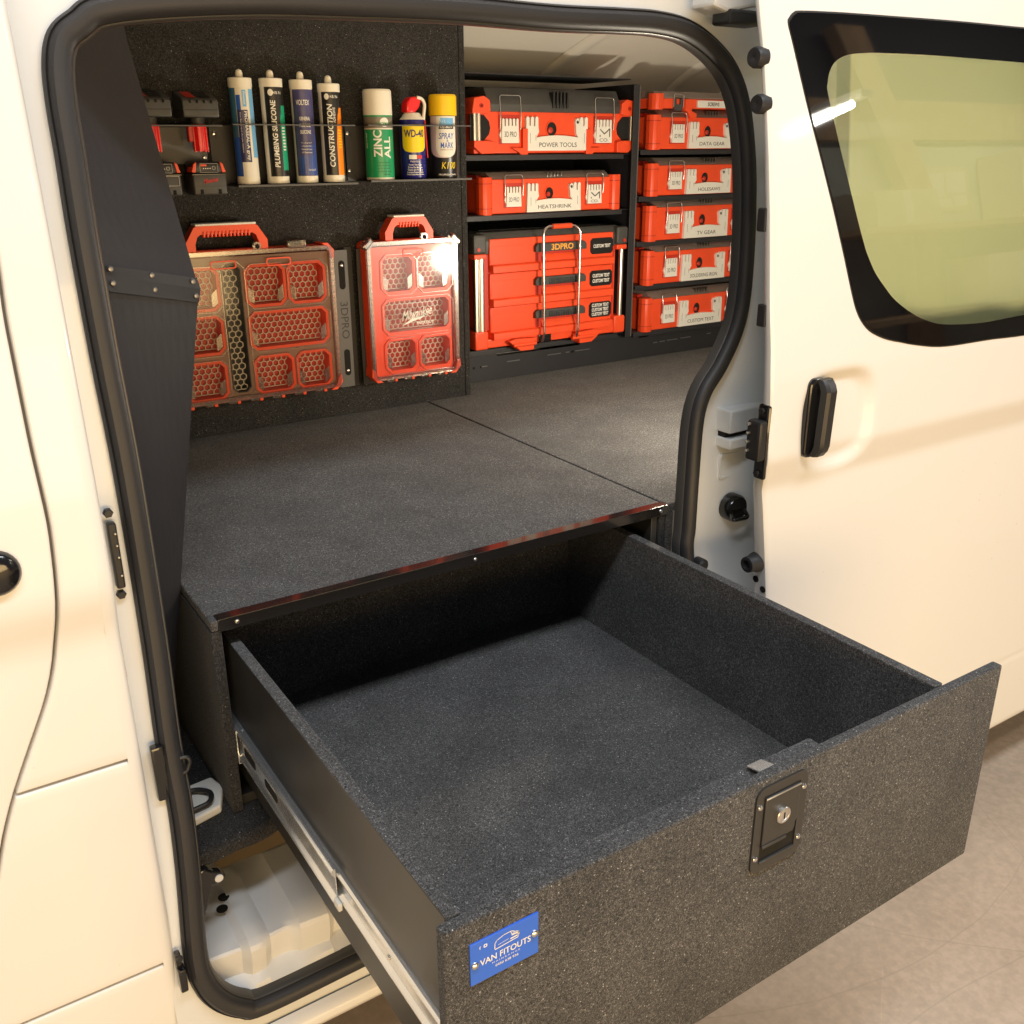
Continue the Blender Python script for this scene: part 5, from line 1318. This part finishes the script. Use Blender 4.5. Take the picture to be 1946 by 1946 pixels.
    box('grip_recess', g0+.02, g1-.02, -.0004, .003, zg0+.01, zg1, 'red', t)
    u_handle(t, g0, g1, zg0, zg1, text)
    lockhole(t, Wd*.472, zg0+(zg1-zg0)*.64, .036 if style == 'big' else .030, (zg1-zg0)*.42)
    return t
YX = 1.162
toolbox(1.176, YX, .6835, .608, .148, .034, 'POWER TOOLS', 'largest red latch box with black lid and POWER TOOLS on its grip', 'big')
toolbox(1.204, YX, .5125, .534, .100, .020, 'HEATSHRINK', 'slim red latch box with HEATSHRINK on its grip', 'slim')
XR = 1.838; YR2 = 1.142
for z, h, txt, lab in ((.6935, .098, 'DATA GEAR', 'red latch box with DATA GEAR on its grip'), (.5490, .095, 'HOLESAWS', 'red latch box with HOLESAWS on its grip'), (.4045, .107, 'TV GEAR', 'red latch box with TV GEAR on its grip'), (.2600, .107, 'SOLDERING IRON', 'red latch box with SOLDERING IRON on its grip'), (.1020, .107, 'CUSTOM TEXT', 'red latch box with CUSTOM TEXT on its grip, lowest of the right column')):
    toolbox(XR, YR2, z, .534, h, .024, txt, lab, 'slim')
# thin organiser box on the top of the right column
t = thing('tool_box', 'thin red organiser box on top of the right column', 'tool box', (XR+.006, YR2, .8170), 'red tool boxes in the rack')
box('body', .012, .52, .0, .28, .0, .030, 'red', t, .003)
for a in (0.0, .49):
    prism('corner_post', [(a+.006, .03), (a, .018), (a, .002), (a+.006, -.010), (a+.016, -.014), (a+.036, -.012), (a+.044, -.002), (a+.044, .03)], -.004, .044, 'red', t, 'z', .0015)
prism('lid', [(.001, .030), (.0, .034), (.022, .052), (.28, .052), (.28, .030)], .02, .515, 'smoke_lid', t, 'x', .002)
for k, xx in enumerate((.088, .40)):
    l = ring_prism('latch', rrect(xx, xx+.036, -.006, .030, .003, 2), rrect(xx+.009, xx+.027, .012, .030, .002, 2), -.0075, .0005, 'dark_plastic', t)
    tube('wire_bail', rounded_path([(xx-.002, -.006, .004), (xx-.002, -.006, .042), (xx+.040, -.006, .042), (xx+.040, -.006, .004)], .006), .0015, 'steel', l, 8)
prism('hook_foot', [(.135, .028), (.150, .028), (.165, -.008), (.185, -.014), (.185, -.030), (.160, -.030), (.148, -.012), (.135, -.004)], -.010, .015, 'red', t, 'y', .001)
pl = box('name_plate', .192, .40, -.0065, .001, .004, .026, 'white_plastic', t, .001)
lettering('SCREWS', .052, .0115, flat(.262, -.0068, .0150), 'ink', pl, 0, 0, .02)

# ================================================================== three drawer chest
t = thing('drawer_chest', 'red three drawer chest with black top and a wire bail across its front', 'drawer chest', (1.165, 1.142, .112))
Wd, H, D = .588, .356, .31
box('body', .030, Wd-.030, .012, D, .010, .290, 'red', t, .004)
tp = prism('top', [(.004, .285), (.0, .325), (.018, .350), (D-.01, .350), (D-.01, .285)], .022, Wd-.022, 'dark_plastic', t, 'x', .004)
box('top_tray', .06, Wd-.06, .06, D-.05, .348, .3535, 'black_plastic', tp, .002)
for s in (0, 1):
    m = (lambda v: v) if s == 0 else (lambda v: Wd-v)
    lo, hi = sorted((m(-.002), m(.044)))
    box('top_corner', lo, hi, -.012, .05, .290, .346, 'dark_plastic', t, .007)
    box('upper_socket', *sorted((m(.000), m(.042))), -.010, .045, .274, .2895, 'red', t, .003)
    bs = box('lower_socket', *sorted((m(-.002), m(.046))), -.012, .045, .0, .058, 'red', t, .006)
    for k, rr_ in ((.010, .0085), (.028, .0100)):
        if s == 1 and k > .02: continue
        lathe('corner_bar', [(rr_, .056), (rr_, .276)], 'alu', t, 16, (m(k+(.006 if s else 0)), .0, 0), 'z')
    lathe('bolt', [(.006, 0), (.006, -.002), (.0002, -.002)], 'red_dark', t, 12, (m(.014), -.012, .303), 'y')
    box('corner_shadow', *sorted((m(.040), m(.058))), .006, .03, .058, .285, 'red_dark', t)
box('base_rail', .03, Wd-.03, -.006, .05, .002, .030, 'red', t, .004)
for s, xx in ((1, .185), (-1, .405)):
    prism('base_hook', [(xx-s*.075, .020), (xx-s*.050, .000), (xx-s*.030, -.014), (xx+s*.020, -.014), (xx+s*.020, .010), (xx+s*.032, .022), (xx-s*.045, .026)], -.030, .02, 'red', t, 'y', .002)
    lathe('hook_pin', [(.006, -.055), (.006, .030)], 'red', t, 12, (xx-s*.004, -.030, .006), 'x')
box('base_latch', .238, .285, -.010, .01, .002, .026, 'black_gloss', t, .002)
dx0, dx1 = .058, .534
for i in range(3):
    z0, z1 = .026+i*.1022, .026+i*.1022+.1002
    d = box('chest_drawer', dx0, dx1, -.004, .03, z0+.022, z1, 'red', t, .003)
    prism('drawer_foot', [(-.018, z0+.001), (-.018, z0+.0205), (-.012, z0+.0245), (.02, z0+.0245), (.02, z0+.001)], dx0+.004, dx1-.002, 'red', d, 'x', .001)
    prism('pressed_panel', [(dx0+.004, z0+.030), (dx0+.158, z0+.030), (dx0+.158, z0+.062), (dx0+.140, z0+.064), (dx0+.124, z0+.078), (dx0+.004, z0+.078)], -.0052, -.0030, 'red', d, 'y', .0005)
    # flat darker red patch: shade of the scoop under the pull
    mesh('pull_recess_shade', [(dx0+.166, -.0046, z0+.026), (dx0+.345, -.0046, z0+.026), (dx0+.345, -.0046, z0+.058), (dx0+.166, -.0046, z0+.058)], [(0, 1, 2, 3)], 'red_dark', d)
    prism('pull_ramp', [(-.0048, z0+.026), (-.016, z0+.026), (-.0048, z0+.046)], dx0+.190, dx0+.322, 'red', d, 'x')
    hx = dx0+.160
    pu = prism('drawer_pull', [(hx, z0+.055), (hx, z0+.072), (hx+.008, z0+.080), (hx+.188, z0+.080), (hx+.196, z0+.072), (hx+.196, z0+.055)], -.020, -.004, 'dark_plastic', d, 'y', .0015)
    if i == 2: lettering('3DPRO', .085, .0185, flat(hx+.100, -.0205, z0+.0675), 'ink_orange', pu, 0, 0, .025)
    else:
        bm = bmesh.new()
        for k in range(17): bm_box(bm, hx+.050+k*.0068, hx+.0535+k*.0068, -.0222, -.016, z0+.056, z0+.074, .0008)
        from_bm('pull_ribs', bm, 'black_plastic', pu, 'auto')
    lb = prism('label_plate', octo(dx0+.382, dx0+.474, z0+.034, z0+.084, .008), -.0062, -.0030, 'black_label', d, 'y')
    nl = (3, 2, 1)[i]
    for k in range(nl):
        zz = z0+.059+((nl-1)/2-k)*(.0165 if nl < 3 else .0145)
        lettering('CUSTOM TEXT', .070, .0112, flat(dx0+.428, -.0065, zz), 'ink_white', lb, 0, 0, .03)
bl = tube('wire_bail', rounded_path([(.236, -.030, .006), (.236, -.040, .030), (.231, -.040, .348), (.250, -.036, .362), (.355, -.036, .360), (.372, -.040, .346), (.369, -.040, .030), (.369, -.030, .006)], .016, 6), .0040, 'steel', t, 10)
lathe('bail_grip', [(.0075, -.036), (.0075, .036)], 'red', t, 14, (.303, -.036, .361), 'x')

# ================================================================== corner of the workshop mirrored in the door window
ww = thing('workshop_wall', 'pale sheeted workshop wall with timber brace, mirrored in the door window', 'wall')
simple('wall_sheet', (0.50, 0.52, 0.46), 0.7, noise=0.10, nscale=3); simple('wall_dark', (0.07, 0.075, 0.08), 0.7); simple('timber', (0.52, 0.34, 0.18), 0.6, noise=0.2, nscale=8)
simple('card', (0.62, 0.54, 0.40), 0.7, noise=0.08, nscale=6); simple('paper', (0.78, 0.76, 0.70), 0.6)
WY = -3.7
box('wall_sheet', 4.4, 9.6, WY-.06, WY, GZ+.001, 1.62, 'wall_sheet', ww); box('wall_sheet', 4.4, 9.6, WY-.06, WY, 1.9, 3.2, 'wall_dark', ww)
box('top_rail', 4.4, 9.6, WY-.06, WY+.05, 1.62, 1.9, 'timber', ww)
prism('timber_brace', [(5.44, 2.35), (5.74, 2.35), (6.40, 1.25), (6.50, GZ+.001), (6.20, GZ+.001), (6.10, 1.25)], WY+.05, WY+.16, 'timber', ww, 'y')
box('wall_shelf', 5.2, 9.0, WY, WY+.45, .14, .18, 'timber', ww); box('wall_shelf', 5.2, 9.0, WY, WY+.45, .76, .80, 'timber', ww)
nb = box('notice_sheet', 6.55, 7.08, WY+.001, WY+.012, .92, 1.42, 'card', ww)
for x0, x1, z0, z1 in ((6.58, 6.76, 1.16, 1.38), (6.79, 7.04, 1.22, 1.39), (6.62, 6.82, .96, 1.12), (6.86, 7.03, .97, 1.17)): box('paper', x0, x1, WY+.0125, WY+.014, z0, z1, 'paper', nb)
settle(ww, (7, WY, GZ))
for x0, x1, z0, z1, lab in ((5.42, 6.12, .801, 1.20, 'pale cardboard box on the workshop shelf beside the timber brace'), (7.20, 7.75, .801, 1.48, 'tall cardboard box on the workshop shelf beyond the notice sheet'), (6.7, 7.6, .181, .55, 'wide cardboard box on the lower workshop shelf')):
    t = thing('cardboard_box', lab, 'box'); box('carton', x0, x1, WY+.02, WY+.38, z0, z1, 'card', t, .006); box('tape', (x0+x1)/2-.04, (x0+x1)/2+.04, WY+.3805, WY+.382, z0+.02, z1-.01, 'paper', t)
    settle(t, ((x0+x1)/2, WY+.2, z0))
m, N, L, b = new_mat('tube_glow'); b.inputs['Emission Color'].default_value = (1, .97, .9, 1); b.inputs['Emission Strength'].default_value = 45; MATS['tube_glow'] = m
lm = thing('tube_lamp', 'lit fluorescent tube mirrored as a white streak in the door window', 'lamp', (4.27, -2.78, 1.5))
tube('glass_tube', [(.07, -.28, 0), (-.07, .28, 0)], .022, 'tube_glow', lm, 12)
box('lamp_housing', -.05, .05, -.33, .33, .03, .07, 'white_plastic', lm, .004)
